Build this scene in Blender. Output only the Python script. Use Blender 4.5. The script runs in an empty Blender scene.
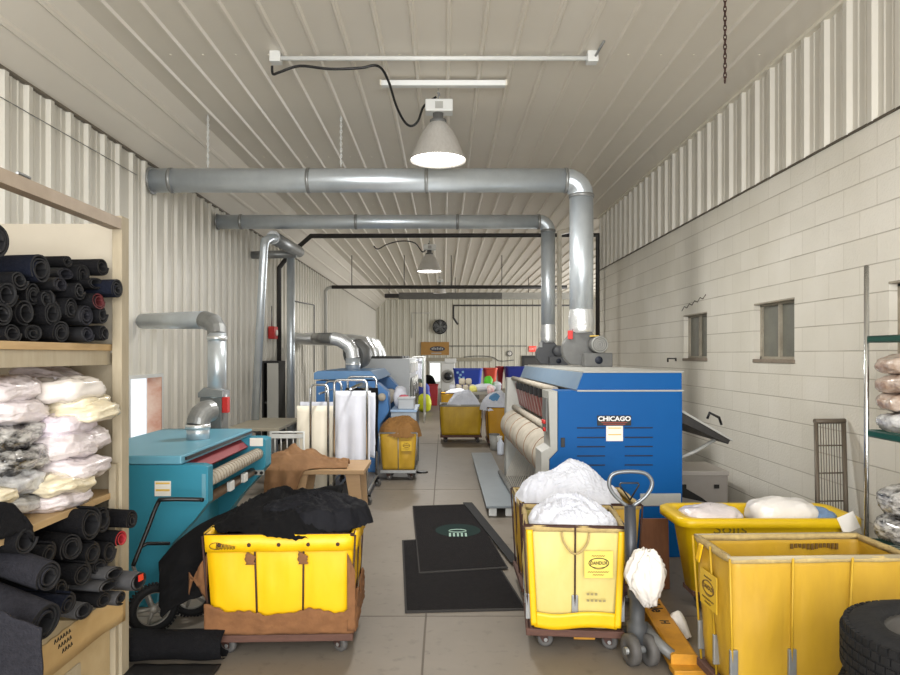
import bpy, bmesh, math, random
from mathutils import Vector, Matrix, noise
R = math.radians
rnd = random.Random(7)
SC = bpy.context.scene
COL = SC.collection
# ------------------------------------------------------------------ camera, world, lights, exposure
FPX, VX, VY, H = 676.0, 444.0, 355.0, 1.65
XL, XR, ZC, YE, YB = -3.405, 3.12, 4.404, 33.5, -2.6
cd = bpy.data.cameras.new('camera'); cam = bpy.data.objects.new('camera', cd); COL.objects.link(cam)
cd.sensor_width = 36.0; cd.lens = FPX / 900 * 36
cd.shift_x = (450 - VX) / 900; cd.shift_y = (VY - 337.5) / 900
cd.clip_start = 0.05; cd.clip_end = 200
cam.location = (0, 0, H); cam.rotation_euler = (R(90), 0, 0)
SC.camera = cam
SC.view_settings.view_transform = 'Standard'; SC.view_settings.look = 'None'
SC.view_settings.gamma = 1; SC.view_settings.use_curve_mapping = False
SC.view_settings.exposure = 0.0
w = bpy.data.worlds.new('sky'); SC.world = w; w.use_nodes = True
bg = w.node_tree.nodes['Background']; bg.inputs[0].default_value = (0.86, 0.93, 1.0, 1); bg.inputs[1].default_value = 1.5
def area(name, loc, rot, sx, sy, power, col=(1, 1, 1)):
    l = bpy.data.lights.new(name, 'AREA'); l.shape = 'RECTANGLE'; l.size = sx; l.size_y = sy; l.energy = power; l.color = col
    o = bpy.data.objects.new(name, l); COL.objects.link(o); o.location = loc; o.rotation_euler = rot
    return o
# daylight through the open loading bay behind the photographer
area('bay_daylight', (-0.2, YB + 0.05, 2.1), (R(90), 0, 0), 4.8, 3.6, 560, (1.0, 0.98, 0.95))
area('annex_fill', (8.9, 24, 1.9), (R(90), 0, R(90)), 12, 3.4, 900, (1.0, 0.98, 0.95))  # unseen fill lamp added in the annex to brighten the far end

# ------------------------------------------------------------------ helpers
def lin(c):
    return tuple(((v / 255) / 12.92 if v / 255 <= .04045 else ((v / 255 + .055) / 1.055) ** 2.4) for v in c)
MATS = {}
def mat(name, c, rough=.6, metal=0., c2=None, scale=6., amt=.5, bump=0., bscale=30., coat=0., stretch=None, emit=0., spec=.5, trans=0., alpha=1., detail=4):
    if name in MATS: return MATS[name]
    m = bpy.data.materials.new(name); m.use_nodes = True; nt = m.node_tree; N = nt.nodes; L = nt.links
    p = N['Principled BSDF']; c = lin(c)
    p.inputs['Base Color'].default_value = (*c, 1); p.inputs['Roughness'].default_value = rough; p.inputs['Metallic'].default_value = metal
    p.inputs['Specular IOR Level'].default_value = spec; p.inputs['Coat Weight'].default_value = coat; p.inputs['Coat Roughness'].default_value = .15
    p.inputs['Transmission Weight'].default_value = trans; p.inputs['Alpha'].default_value = alpha
    if emit: p.inputs['Emission Color'].default_value = (*c, 1); p.inputs['Emission Strength'].default_value = emit
    if c2 or bump:
        tc = N.new('ShaderNodeTexCoord'); mp = N.new('ShaderNodeMapping'); L.new(tc.outputs['Object'], mp.inputs[0])
        if stretch: mp.inputs['Scale'].default_value = stretch
    if c2:
        n = N.new('ShaderNodeTexNoise'); n.inputs['Scale'].default_value = scale; n.inputs['Detail'].default_value = detail; n.inputs['Roughness'].default_value = .65
        L.new(mp.outputs[0], n.inputs['Vector'])
        r = N.new('ShaderNodeValToRGB'); r.color_ramp.elements[0].position = .5 - amt / 2; r.color_ramp.elements[1].position = .5 + amt / 2
        r.color_ramp.elements[0].color = (*lin(c2), 1); r.color_ramp.elements[1].color = (*c, 1)
        L.new(n.outputs[0], r.inputs[0]); L.new(r.outputs[0], p.inputs['Base Color'])
    if bump:
        n2 = N.new('ShaderNodeTexNoise'); n2.inputs['Scale'].default_value = bscale; n2.inputs['Detail'].default_value = 3
        L.new(mp.outputs[0], n2.inputs['Vector'])
        b = N.new('ShaderNodeBump'); b.inputs['Strength'].default_value = bump; b.inputs['Distance'].default_value = .02
        L.new(n2.outputs[0], b.inputs['Height']); L.new(b.outputs[0], p.inputs['Normal'])
    MATS[name] = m
    return m

def at(x, y, Y):
    return Vector(((x - VX) * Y / FPX, Y, H + (VY - y) * Y / FPX))

def tag(o, label=None, cat=None, group=None, kind=None):
    if label: o['label'] = label
    if cat: o['category'] = cat
    if group: o['group'] = group
    if kind: o['kind'] = kind
    return o
def thing(name, label, cat, loc=(0, 0, 0), rz=0., group=None):
    o = bpy.data.objects.new(name, None); COL.objects.link(o); o.location = loc; o.rotation_euler = (0, 0, rz)
    o.empty_display_size = .1
    return tag(o, label, cat, group)
def wm(o):
    m = Matrix.Translation(o.location) @ o.rotation_euler.to_matrix().to_4x4() @ Matrix.Diagonal((*o.scale, 1))
    return wm(o.parent) @ m if o.parent else m
def kids(o): return [c for c in bpy.data.objects if c.parent == o]
def copy_tree(o, parent=None):
    c = o.copy(); COL.objects.link(c)
    if parent: c.parent = parent
    for ch in kids(o): copy_tree(ch, c)
    return c

class MB:
    """collects shapes into one mesh"""
    def __init__(s): s.bm = bmesh.new(); s.mi = 0
    def poly(s, pts):
        f = s.bm.faces.new([s.bm.verts.new(p) for p in pts]); f.material_index = s.mi; return f
    def mesh(s, vs, fs):
        V = [s.bm.verts.new(v) for v in vs]
        for f in fs:
            try:
                q = s.bm.faces.new([V[i] for i in f]); q.material_index = s.mi
            except ValueError: pass
        return s
    def box(s, x0, x1, y0, y1, z0, z1, bev=0., M=None):
        b = bmesh.new(); bmesh.ops.create_cube(b, size=1)
        for v in b.verts: v.co = Vector(((x0 + x1) / 2 + v.co.x * (x1 - x0), (y0 + y1) / 2 + v.co.y * (y1 - y0), (z0 + z1) / 2 + v.co.z * (z1 - z0)))
        if bev: bmesh.ops.bevel(b, geom=b.edges[:], offset=bev, segments=2, profile=.5, affect='EDGES')
        if M: bmesh.ops.transform(b, matrix=M, verts=b.verts)
        return s.merge(b)
    def merge(s, b):
        b.verts.index_update(); s.mesh([v.co.copy() for v in b.verts], [[v.index for v in f.verts] for f in b.faces]); b.free(); return s
    def prism(s, prof, a0, a1, axis='y', bev=0.):
        b = bmesh.new()
        f3 = {'y': lambda p, a: (p[0], a, p[1]), 'x': lambda p, a: (a, p[0], p[1]), 'z': lambda p, a: (p[0], p[1], a)}[axis]
        A = [b.verts.new(f3(p, a0)) for p in prof]; B = [b.verts.new(f3(p, a1)) for p in prof]; n = len(prof)
        b.faces.new(A); b.faces.new(B[::-1])
        for i in range(n): b.faces.new((A[i], B[i], B[(i + 1) % n], A[(i + 1) % n]))
        bmesh.ops.recalc_face_normals(b, faces=b.faces)
        if bev: bmesh.ops.bevel(b, geom=b.edges[:], offset=bev, segments=2, profile=.5, affect='EDGES')
        return s.merge(b)
    def tube(s, pts, r, n=10, closed=False, caps=True):
        pts = [Vector(p) for p in pts]; m = len(pts); rs = r if isinstance(r, (list, tuple)) else [r] * m
        t0 = (pts[1] - pts[0]).normalized(); up = Vector((0, 0, 1)) if abs(t0.z) < .9 else Vector((1, 0, 0))
        u = t0.cross(up).normalized(); rings = []
        for i, p in enumerate(pts):
            if closed: t = (pts[(i + 1) % m] - pts[i - 1]).normalized()
            elif i == 0: t = t0
            elif i == m - 1: t = (pts[-1] - pts[-2]).normalized()
            else: t = ((pts[i + 1] - p).normalized() + (p - pts[i - 1]).normalized()).normalized()
            u = (u - t * u.dot(t)).normalized(); v = t.cross(u)
            k = 1.
            if 0 < i < m - 1 and not closed: k = 1 / max(.6, t.dot((p - pts[i - 1]).normalized()))
            rings.append([s.bm.verts.new(p + (u * math.cos(a) + v * math.sin(a)) * rs[i] * (k if k < 1.2 else 1.2)) for a in [2 * math.pi * j / n for j in range(n)]])
        for i in range(m if closed else m - 1):
            A, B = rings[i], rings[(i + 1) % m]
            for j in range(n):
                f = s.bm.faces.new((A[j], A[(j + 1) % n], B[(j + 1) % n], B[j])); f.material_index = s.mi; f.smooth = True
        if caps and not closed:
            s.bm.faces.new(rings[0][::-1]).material_index = s.mi; s.bm.faces.new(rings[-1]).material_index = s.mi
        return s
    def cyl(s, p0, p1, r, n=20): return s.tube([p0, p1], r, n)
    def lathe(s, prof, o=(0, 0, 0), axis=(0, 0, 1), n=24, close=False):
        ax = Vector(axis).normalized(); up = Vector((0, 0, 1)) if abs(ax.z) < .9 else Vector((1, 0, 0))
        u = ax.cross(up).normalized(); v = ax.cross(u); o = Vector(o); rings = []
        for (r, h) in prof:
            rings.append([s.bm.verts.new(o + ax * h + (u * math.cos(2 * math.pi * j / n) + v * math.sin(2 * math.pi * j / n)) * max(r, 1e-4)) for j in range(n)])
        m = len(rings)
        for i in range(m if close else m - 1):
            A, B = rings[i], rings[(i + 1) % m]
            for j in range(n):
                f = s.bm.faces.new((A[j], B[j], B[(j + 1) % n], A[(j + 1) % n])); f.material_index = s.mi; f.smooth = True
        return s
    def grid(s, nu, nv, fn, closeu=False):
        V = [[s.bm.verts.new(fn(i / (nu if closeu else nu - 1), j / (nv - 1))) for j in range(nv)] for i in range(nu)]
        for i in range(nu if closeu else nu - 1):
            for j in range(nv - 1):
                f = s.bm.faces.new((V[i][j], V[(i + 1) % nu][j], V[(i + 1) % nu][j + 1], V[i][j + 1])); f.material_index = s.mi; f.smooth = True
        return s
    def build(s, name, m, parent=None, local=False, smooth=None, recalc=True, solid=0., label=None, merge=0.):
        bm = s.bm
        if merge: bmesh.ops.remove_doubles(bm, verts=bm.verts, dist=merge)
        if recalc: bmesh.ops.recalc_face_normals(bm, faces=bm.faces)
        if parent and not local: bmesh.ops.transform(bm, matrix=wm(parent).inverted(), verts=bm.verts)
        if smooth is not None:
            for f in bm.faces: f.smooth = smooth
        me = bpy.data.meshes.new(name); bm.to_mesh(me); bm.free()
        for k in (m if isinstance(m, (list, tuple)) else [m]): me.materials.append(k)
        o = bpy.data.objects.new(name, me); COL.objects.link(o)
        if parent: o.parent = parent
        if solid:
            md = o.modifiers.new('thickness', 'SOLIDIFY'); md.thickness = solid; md.offset = 0
        if label: o['label'] = label
        return o

def struct(mb, name, m, **k): return tag(mb.build(name, m, **k), kind='structure')
def text(name, body, size, M, m, parent, ext=.0008, sx=1., bold=0.):
    cu = bpy.data.curves.new(name, 'FONT'); cu.body = body; cu.size = size; cu.extrude = ext; cu.align_x = 'CENTER'; cu.align_y = 'CENTER'; cu.resolution_u = 3; cu.offset = bold
    t = bpy.data.objects.new(name, cu); COL.objects.link(t)
    me = bpy.data.meshes.new_from_object(t.evaluated_get(bpy.context.evaluated_depsgraph_get()))
    bpy.data.objects.remove(t); bpy.data.curves.remove(cu)
    me.transform(Matrix.Diagonal((sx, 1, 1, 1))); me.transform(M)
    if parent: me.transform(wm(parent).inverted())
    me.materials.clear(); me.materials.append(m); me.name = name
    o = bpy.data.objects.new(name, me); COL.objects.link(o); o.parent = parent
    return o
def facing(p, n=(0, -1, 0)):
    """text matrix: glyph x to the right, y up, facing n"""
    n = Vector(n).normalized(); z = Vector((0, 0, 1)); x = z.cross(n).normalized(); y = n.cross(x)
    return Matrix.Translation(p) @ Matrix((x, y, n)).transposed().to_4x4()
def arc(c, r, a0, a1, n, ux, uy):
    c = Vector(c); ux = Vector(ux); uy = Vector(uy)
    return [c + ux * (r * math.cos(R(a0 + (a1 - a0) * i / n))) + uy * (r * math.sin(R(a0 + (a1 - a0) * i / n))) for i in range(n + 1)]
def nz(x, y, z=0.): return noise.noise(Vector((x, y, z)))
def fold(x, y, seed, f=7., ang=0.):
    """soft cloth folds: ridges stretched along one direction"""
    wx = x + .12 * nz(x * 3, y * 3, seed + 5); wy = y + .12 * nz(x * 3 + 9, y * 3, seed + 8)
    c, s_ = math.cos(ang), math.sin(ang); a = wx * c + wy * s_; b = -wx * s_ + wy * c
    return (1 - 2.2 * abs(nz(a * f, b * f * .35, seed))) * .6 + .4 * (1 - 2 * abs(nz(a * f * 2.1 + 4, b * f * 1.1, seed + 3)))
def heap(cx, cy, z0, rx, ry, h, seed, skirt=.06, amp=.03, f=7., pw=2.2, nr=56, nt=170, lob=.14, power=2.6):
    mb = MB()
    def fn(i, j):
        a = 2 * math.pi * i; r = j
        lobe = 1 + lob * nz(math.cos(a) * 1.6, math.sin(a) * 1.6, seed)
        ca, sa = math.cos(a), math.sin(a)
        k = (abs(ca) ** power + abs(sa) ** power) ** (-1 / power)
        x, y = rx * r * ca * lobe * k, ry * r * sa * lobe * k
        big = .35 * nz(x * 4, y * 4, seed + 2)
        z = h * (1 - r ** pw) * (1 + big) + amp * fold(x, y, seed, f, 1.1 + 1.5 * nz(x * 1.5, y * 1.5, seed + 1)) * (1 - .3 * r) + amp * .45 * fold(x + 3, y, seed + 4, f * 2.3, .4 + 2 * nz(x * 2.2, y * 2.2, seed + 6))
        if r > .88: z -= skirt * ((r - .88) / .12) ** 1.3
        return Vector((cx + x, cy + y, z0 + z))
    mb.grid(nt, nr, fn, closeu=True)
    return mb
def pillow(sx, sy, sz, seed, crinkle=.012, nu=56, nv=26, e=.62, fr=14, layers=0):
    """soft squared package, local, resting on z = 0"""
    mb = MB()
    def sp(v, p): return math.copysign(abs(v) ** p, v)
    def fn(i, j):
        a = 2 * math.pi * i; b = math.pi * (j - .5) * .999
        x = sx / 2 * sp(math.cos(b), e) * sp(math.cos(a), e); y = sy / 2 * sp(math.cos(b), e) * sp(math.sin(a), e); z = sz / 2 * sp(math.sin(b), .8)
        d = crinkle * (nz(x * fr, y * fr, z * fr + seed) + .9 * (.3 - abs(nz(x * fr * 1.6, y * fr * 1.6, z * fr * 3 + seed))) + .6 * (.3 - abs(nz(x * fr * 3.2, y * fr * 3.2, z * fr * 5 + seed + 2))))
        if layers: d += .007 * (abs(math.sin(z / sz * layers * 3.14 + 2 * nz(x * 3, y * 3, seed))) - .5)
        n = Vector((x / sx, y / sy, z / sz * 1.2))
        n = n.normalized() if n.length > 1e-6 else n
        p = Vector((x, y, z + .02 * nz(x * 5, y * 5, seed + 7))) + n * d
        p.z += sz / 2
        return p
    return mb.grid(nu, nv, fn, closeu=True)

# ------------------------------------------------------------------ materials
M_ = {}
steel_paint = mat('cream_metal_wall', (216, 212, 202), .34, 0, (206, 202, 191), 1.2, .8, spec=.5)
ceil_paint = mat('cream_metal_ceiling', (226, 220, 208), .36, 0, (218, 211, 198), .8, .8)
back_paint = mat('cream_metal_back_wall', (208, 205, 192), .5, 0, (195, 191, 176), 1., .8)
trim_paint = mat('cream_trim', (228, 222, 206), .5)
galv = mat('galvanised_duct', (214, 222, 228), .34, .6, (194, 202, 209), 5, .7, bump=.04, bscale=8)
galv_dull = mat('dull_galvanised', (168, 170, 170), .42, .6, (130, 132, 132), 7, .7)
foil = mat('foil_tape', (228, 231, 233), .28, .7, bump=.35, bscale=60)
chrome = mat('chrome_tube', (205, 207, 208), .22, 1.)
black_iron = mat('black_iron_pipe', (40, 37, 35), .5)
grey_paint = mat('grey_machine_paint', (112, 113, 112), .45, 0, (92, 92, 90), 8, .6)
blue_paint = mat('blue_machine_paint', (3, 88, 156), .5, 0, (3, 80, 146), 1.5, .8, spec=.2)
blue_dusty = mat('dusty_blue_paint', (92, 120, 148), .5, 0, (118, 136, 152), 4, .7)
teal_paint = mat('teal_machine_paint', (54, 140, 164), .45, 0, (46, 126, 150), 2, .8, spec=.35)
blue2_paint = mat('mid_blue_paint', (62, 118, 178), .42, 0, (54, 104, 160), 2, .8)
light_grey = mat('light_grey_paint', (178, 178, 174), .45, 0, (160, 160, 154), 5, .7)
white_paint = mat('white_enamel', (226, 228, 226), .35, 0, (212, 213, 210), 4, .8)
pad_cloth = mat('roll_padding', (186, 178, 164), .8, 0, (156, 148, 134), 7, .5, bump=.1)
red_guard = mat('red_guard', (128, 38, 36), .35)
black_paint = mat('black_paint', (22, 22, 23), .4)
dark_rubber = mat('black_rubber', (22, 22, 23), .75, 0, (32, 32, 33), 30, .6, bump=.15, bscale=60, spec=.25)
wheel_grey = mat('grey_caster_rubber', (92, 90, 88), .7, 0, (70, 68, 66), 14, .6)
rust = mat('rusty_steel', (74, 46, 38), .7, .2, (52, 34, 30), 14, .7)
deck_wood = mat('worn_red_brown_wood', (98, 66, 54), .75, 0, (70, 46, 38), 10, .6, stretch=(1, 6, 6))
canvas_gold = mat('gold_canvas', (206, 168, 34), .55, 0, (160, 124, 26), 5, .7, bump=.5, bscale=8, stretch=(1, 1, .4))
canvas_bright = mat('bright_yellow_vinyl', (240, 194, 8), .45, 0, (226, 174, 6), 4, .7, bump=.3, bscale=6, stretch=(1, 1, .35))
canvas_worn = mat('worn_yellow_canvas', (200, 160, 34), .55, 0, (168, 130, 40), 4, .75, bump=.45, bscale=7, stretch=(1, 1, .35))
canvas_faded = mat('faded_yellow_vinyl', (216, 202, 134), .5, 0, (206, 187, 104), 5, .7, bump=.4, bscale=8, stretch=(1, 1, .5))
canvas_frayed = mat('frayed_hem_tape', (190, 168, 112), .8, 0, (150, 128, 84), 26, .5, bump=.2)
brown_wrap = mat('brown_torn_backing', (134, 92, 57), .9, 0, (104, 69, 41), 12, .6, bump=.3, bscale=18)
tub_yellow = mat('yellow_tub_plastic', (226, 190, 12), .38, 0, (216, 178, 10), 3, .8)
cloth_white = mat('white_linen', (216, 219, 228), .9, 0, (206, 209, 221), 6, .7, bump=.15, bscale=16)
cloth_cream = mat('cream_linen', (240, 233, 216), .85, 0, (232, 222, 202), 6, .7)
cloth_black = mat('black_cloth', (13, 13, 14), .9, 0, (20, 20, 22), 8, .6, bump=.2, bscale=20, spec=.15)
cloth_navy = mat('navy_black_cloth', (13, 14, 18), .8, 0, (21, 22, 29), 10, .6, bump=.3, bscale=24, spec=.25)
cloth_blue = mat('navy_blue_cloth', (24, 36, 84), .85)
cloth_brown = mat('camel_brown_cloth', (142, 106, 72), .9, 0, (116, 84, 56), 6, .6, bump=.12)
cloth_tan = mat('tan_gold_cloth', (138, 98, 46), .8, 0, (114, 78, 34), 6, .6, bump=.15)
wood_pale = mat('pale_painted_wood', (174, 163, 141), .7, 0, (154, 142, 119), 5, .7, stretch=(6, 6, 1))
wood_board = mat('shelf_board_wood', (188, 160, 118), .65, 0, (168, 138, 96), 6, .6, stretch=(8, 1, 8))
plywood = mat('plywood_top', (180, 148, 110), .55, 0, (162, 130, 94), 4, .6, stretch=(1, 7, 7))
brown_ply = mat('brown_plywood', (122, 78, 46), .65, 0, (96, 58, 34), 5, .6, stretch=(7, 7, 1))
cardboard = mat('cardboard', (190, 162, 114), .8, 0, (176, 146, 98), 5, .6)
panel_board = mat('pale_backing_board', (192, 184, 168), .75, 0, (178, 169, 152), 3, .7)
mat_black = mat('black_mat_pile', (15, 15, 17), .95, 0, (23, 23, 26), 55, .5, bump=.4, bscale=120, spec=.15)
mat_grey = mat('charcoal_mat_pile', (48, 48, 54), .95, 0, (34, 34, 39), 60, .5, bump=.4, bscale=120, spec=.15)
mat_navy = mat('navy_mat_pile', (25, 29, 42), .95, 0, (17, 20, 31), 60, .5, bump=.4, bscale=120, spec=.15)
mat_back = mat('mat_rubber_back', (36, 36, 38), .65, 0, (25, 25, 27), 20, .5, spec=.25)
mat_lightback = mat('worn_grey_rubber_back', (84, 84, 86), .7, 0, (58, 58, 60), 14, .6, bump=.2, spec=.25)
mat_red = mat('red_rubber_edge', (150, 30, 40), .6)
fork_yellow = mat('yellow_fork_paint', (206, 146, 34), .5, 0, (168, 116, 32), 9, .5)
rag_white = mat('white_rag', (232, 228, 222), .9, 0, (214, 208, 200), 9, .6, bump=.2)
bag_white = mat('bagged_white_linen', (228, 220, 220), .3, 0, (206, 196, 200), 8, .6, coat=.8, bump=.7, bscale=20, stretch=(1, 1, 2.2))
bag_cream = mat('bagged_cream_linen', (230, 221, 196), .3, 0, (214, 200, 168), 8, .6, coat=.8, bump=.7, bscale=20, stretch=(1, 1, 2.2))
bag_dark = mat('bagged_dark_linen_glints', (30, 30, 32), .2, 0, (190, 188, 184), 11, .22, coat=1., bump=.9, bscale=22, stretch=(1, 1, 2.5))  # pale streaks put the plastic's silver highlights into the colour
bag_brown = mat('bagged_brown_linen', (158, 124, 100), .28, 0, (206, 192, 180), 16, .4, coat=.9, bump=.5, bscale=36)
bag_silver = mat('bagged_grey_linen', (150, 150, 152), .25, 0, (216, 216, 216), 16, .4, coat=.9, bump=.5, bscale=36)
green_shelf = mat('green_epoxy_shelf', (18, 72, 60), .4)
paper = mat('white_paper', (236, 232, 224), .7)
paper_yellow = mat('yellow_paper_print', (226, 190, 90), .7)
ink = mat('black_ink', (30, 28, 26), .7)
ink_brown = mat('brown_ink', (96, 70, 20), .7)
red_plastic = mat('red_plastic', (200, 44, 40), .4)
slate = mat('slate_grey_board', (132, 140, 146), .4, 0, (118, 126, 132), 4, .7)
# ------------------------------------------------------------------ the room
def floor_mat():
    m = mat('stained_concrete', (130, 122, 111), .5, 0, (112, 104, 94), 1.3, .7, spec=.35); nt = m.node_tree; N = nt.nodes; L = nt.links
    p = N['Principled BSDF']; base = p.inputs['Base Color'].links[0].from_socket
    tc = N.new('ShaderNodeTexCoord')
    def blend(fac, colr, sock):
        mx = N.new('ShaderNodeMix'); mx.data_type = 'RGBA'; L.new(fac, mx.inputs['Factor']); L.new(sock, mx.inputs['A']); mx.inputs['B'].default_value = (*lin(colr), 1)
        return mx.outputs['Result']
    def ramp(sock, a, b):
        r = N.new('ShaderNodeValToRGB'); r.color_ramp.elements[0].position = a; r.color_ramp.elements[1].position = b; L.new(sock, r.inputs[0]); return r.outputs[0]
    n = N.new('ShaderNodeTexNoise'); n.inputs['Scale'].default_value = 14; n.inputs['Detail'].default_value = 6; L.new(tc.outputs['Object'], n.inputs['Vector'])
    c = blend(ramp(n.outputs[0], .58, .8), (100, 92, 83), base)
    n2 = N.new('ShaderNodeTexNoise'); n2.inputs['Scale'].default_value = 4.2; n2.inputs['Detail'].default_value = 8; n2.inputs['Roughness'].default_value = .8; L.new(tc.outputs['Object'], n2.inputs['Vector'])
    c = blend(ramp(n2.outputs[0], .66, .72), (74, 67, 60), c)
    L.new(c, p.inputs['Base Color'])
    b = N.new('ShaderNodeBump'); b.inputs['Strength'].default_value = .08; L.new(n.outputs[0], b.inputs['Height']); L.new(b.outputs[0], p.inputs['Normal'])
    return m
struct(MB().box(XL - .15, 9.2, YB, YE + .2, -.2, 0), 'floor', floor_mat())
joint = mat('floor_joint', (98, 91, 83), .9)
f = MB()
for y in (4.27, 8.3, 12.6): f.box(XL, XR, y - .004, y + .004, -.01, .0015)
f.box(-.12, -.108, YB, 14, -.01, .0015)
struct(f, 'trim_1', joint)

def rib_path(a0, a1, off, pitch=.305, minor=True):
    """corrugated sheet outline: list of (along, out)"""
    P = [(a0, 0)]; k = math.ceil((a0 + .06 - off) / pitch); a = off + k * pitch
    while a < a1 - .06:
        P += [(a - .042, 0), (a - .026, .038), (a + .026, .038), (a + .042, 0)]
        if minor and a + pitch < a1:
            for q in (.36, .64): c = a + pitch * q; P += [(c - .016, 0), (c - .007, .007), (c + .007, .007), (c + .016, 0)]
        a += pitch
    return P + [(a1, 0)]
def sheet(mb, path, f0, f1):
    for (a, o), (b, p) in zip(path[:-1], path[1:]): mb.poly([f0(a, o), f0(b, p), f1(b, p), f1(a, o)])
def wall_y(mb, X, sgn, y0, y1, z0, z1, off, **k):
    sheet(mb, rib_path(y0, y1, off, **k), lambda a, o: (X + sgn * o, a, z0), lambda a, o: (X + sgn * o, a, z1))
ZL = ZC - .545
wl = MB()
WY0, WY1, WZ0, WZ1 = 7.24, 8.05, .68, 1.39
for (a, b, c, d) in ((YB, WY0, 0, ZL), (WY1, YE, 0, ZL), (WY0, WY1, 0, WZ0), (WY0, WY1, WZ1, ZL)): wall_y(wl, XL, 1, a, b, c, d, 5.208)
wl.box(XL - .14, XL - .08, YB, WY0, 0, ZL); wl.box(XL - .14, XL - .08, WY1, YE, 0, ZL); wl.box(XL - .14, XL - .08, WY0, WY1, 0, WZ0); wl.box(XL - .14, XL - .08, WY0, WY1, WZ1, ZL)
struct(wl, 'wall_left', steel_paint, recalc=False)
# ceiling: ribbed liner sheets with a 45 degree cove along the left wall; wider over the annex
def ceil_path(x1):
    P = [(XL, ZL)]; s = .545 / 2.6
    for k in (1, 2): x = XL + k * s; z = ZL + k * s; P += [(x - .02, z - .02), (x - .002, z - .03), (x + .018, z - .01), (x + .02, z + .02)]
    P += [(XL + .545, ZC)]
    x = .039 - .3 * 9
    while x < x1 - .1:
        if x > XL + .6: P += [(x - .026, ZC), (x - .012, ZC - .024), (x + .012, ZC - .024), (x + .026, ZC)]
        x += .3
    return P + [(x1, ZC)]
c = MB()
def ceil(mb, x1, y0, y1, x0=None):
    P = [p for p in ceil_path(x1) if x0 is None or p[0] >= x0]
    for (a, b), (d, e) in zip(P[:-1], P[1:]): mb.poly([(a, y0, b), (d, y0, e), (d, y1, e), (a, y1, b)])
ceil(c, XR, YB, 13.6); ceil(c, 9.0, 13.6, YE)
c.box(XL - .1, XR + .3, YB, 13.6, ZC + .08, ZC + .14); c.box(XL - .1, 9.1, 13.6, YE, ZC + .08, ZC + .14)
struct(c, 'ceiling', ceil_paint, recalc=False)
# screw rows over the ceiling
f = MB()
for y in (3.2, 6.2, 9.4, 12.4):
    x = -2.66 + .15
    while x < 3: f.cyl((x, y, ZC), (x, y, ZC - .006), .011, 6); x += .3
struct(f, 'trim_2', trim_paint)
struct(MB().box(XL - .002, XL + .042, YB, YE, ZL - .02, ZL + .0), 'trim_3', mat('dark_edge_trim', (112, 104, 92), .6))  # dark strip along the top of the left wall
struct(MB().box(XR - .045, XR + .02, YB, 13.6, ZC - .03, ZC), 'trim_4', trim_paint)
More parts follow.
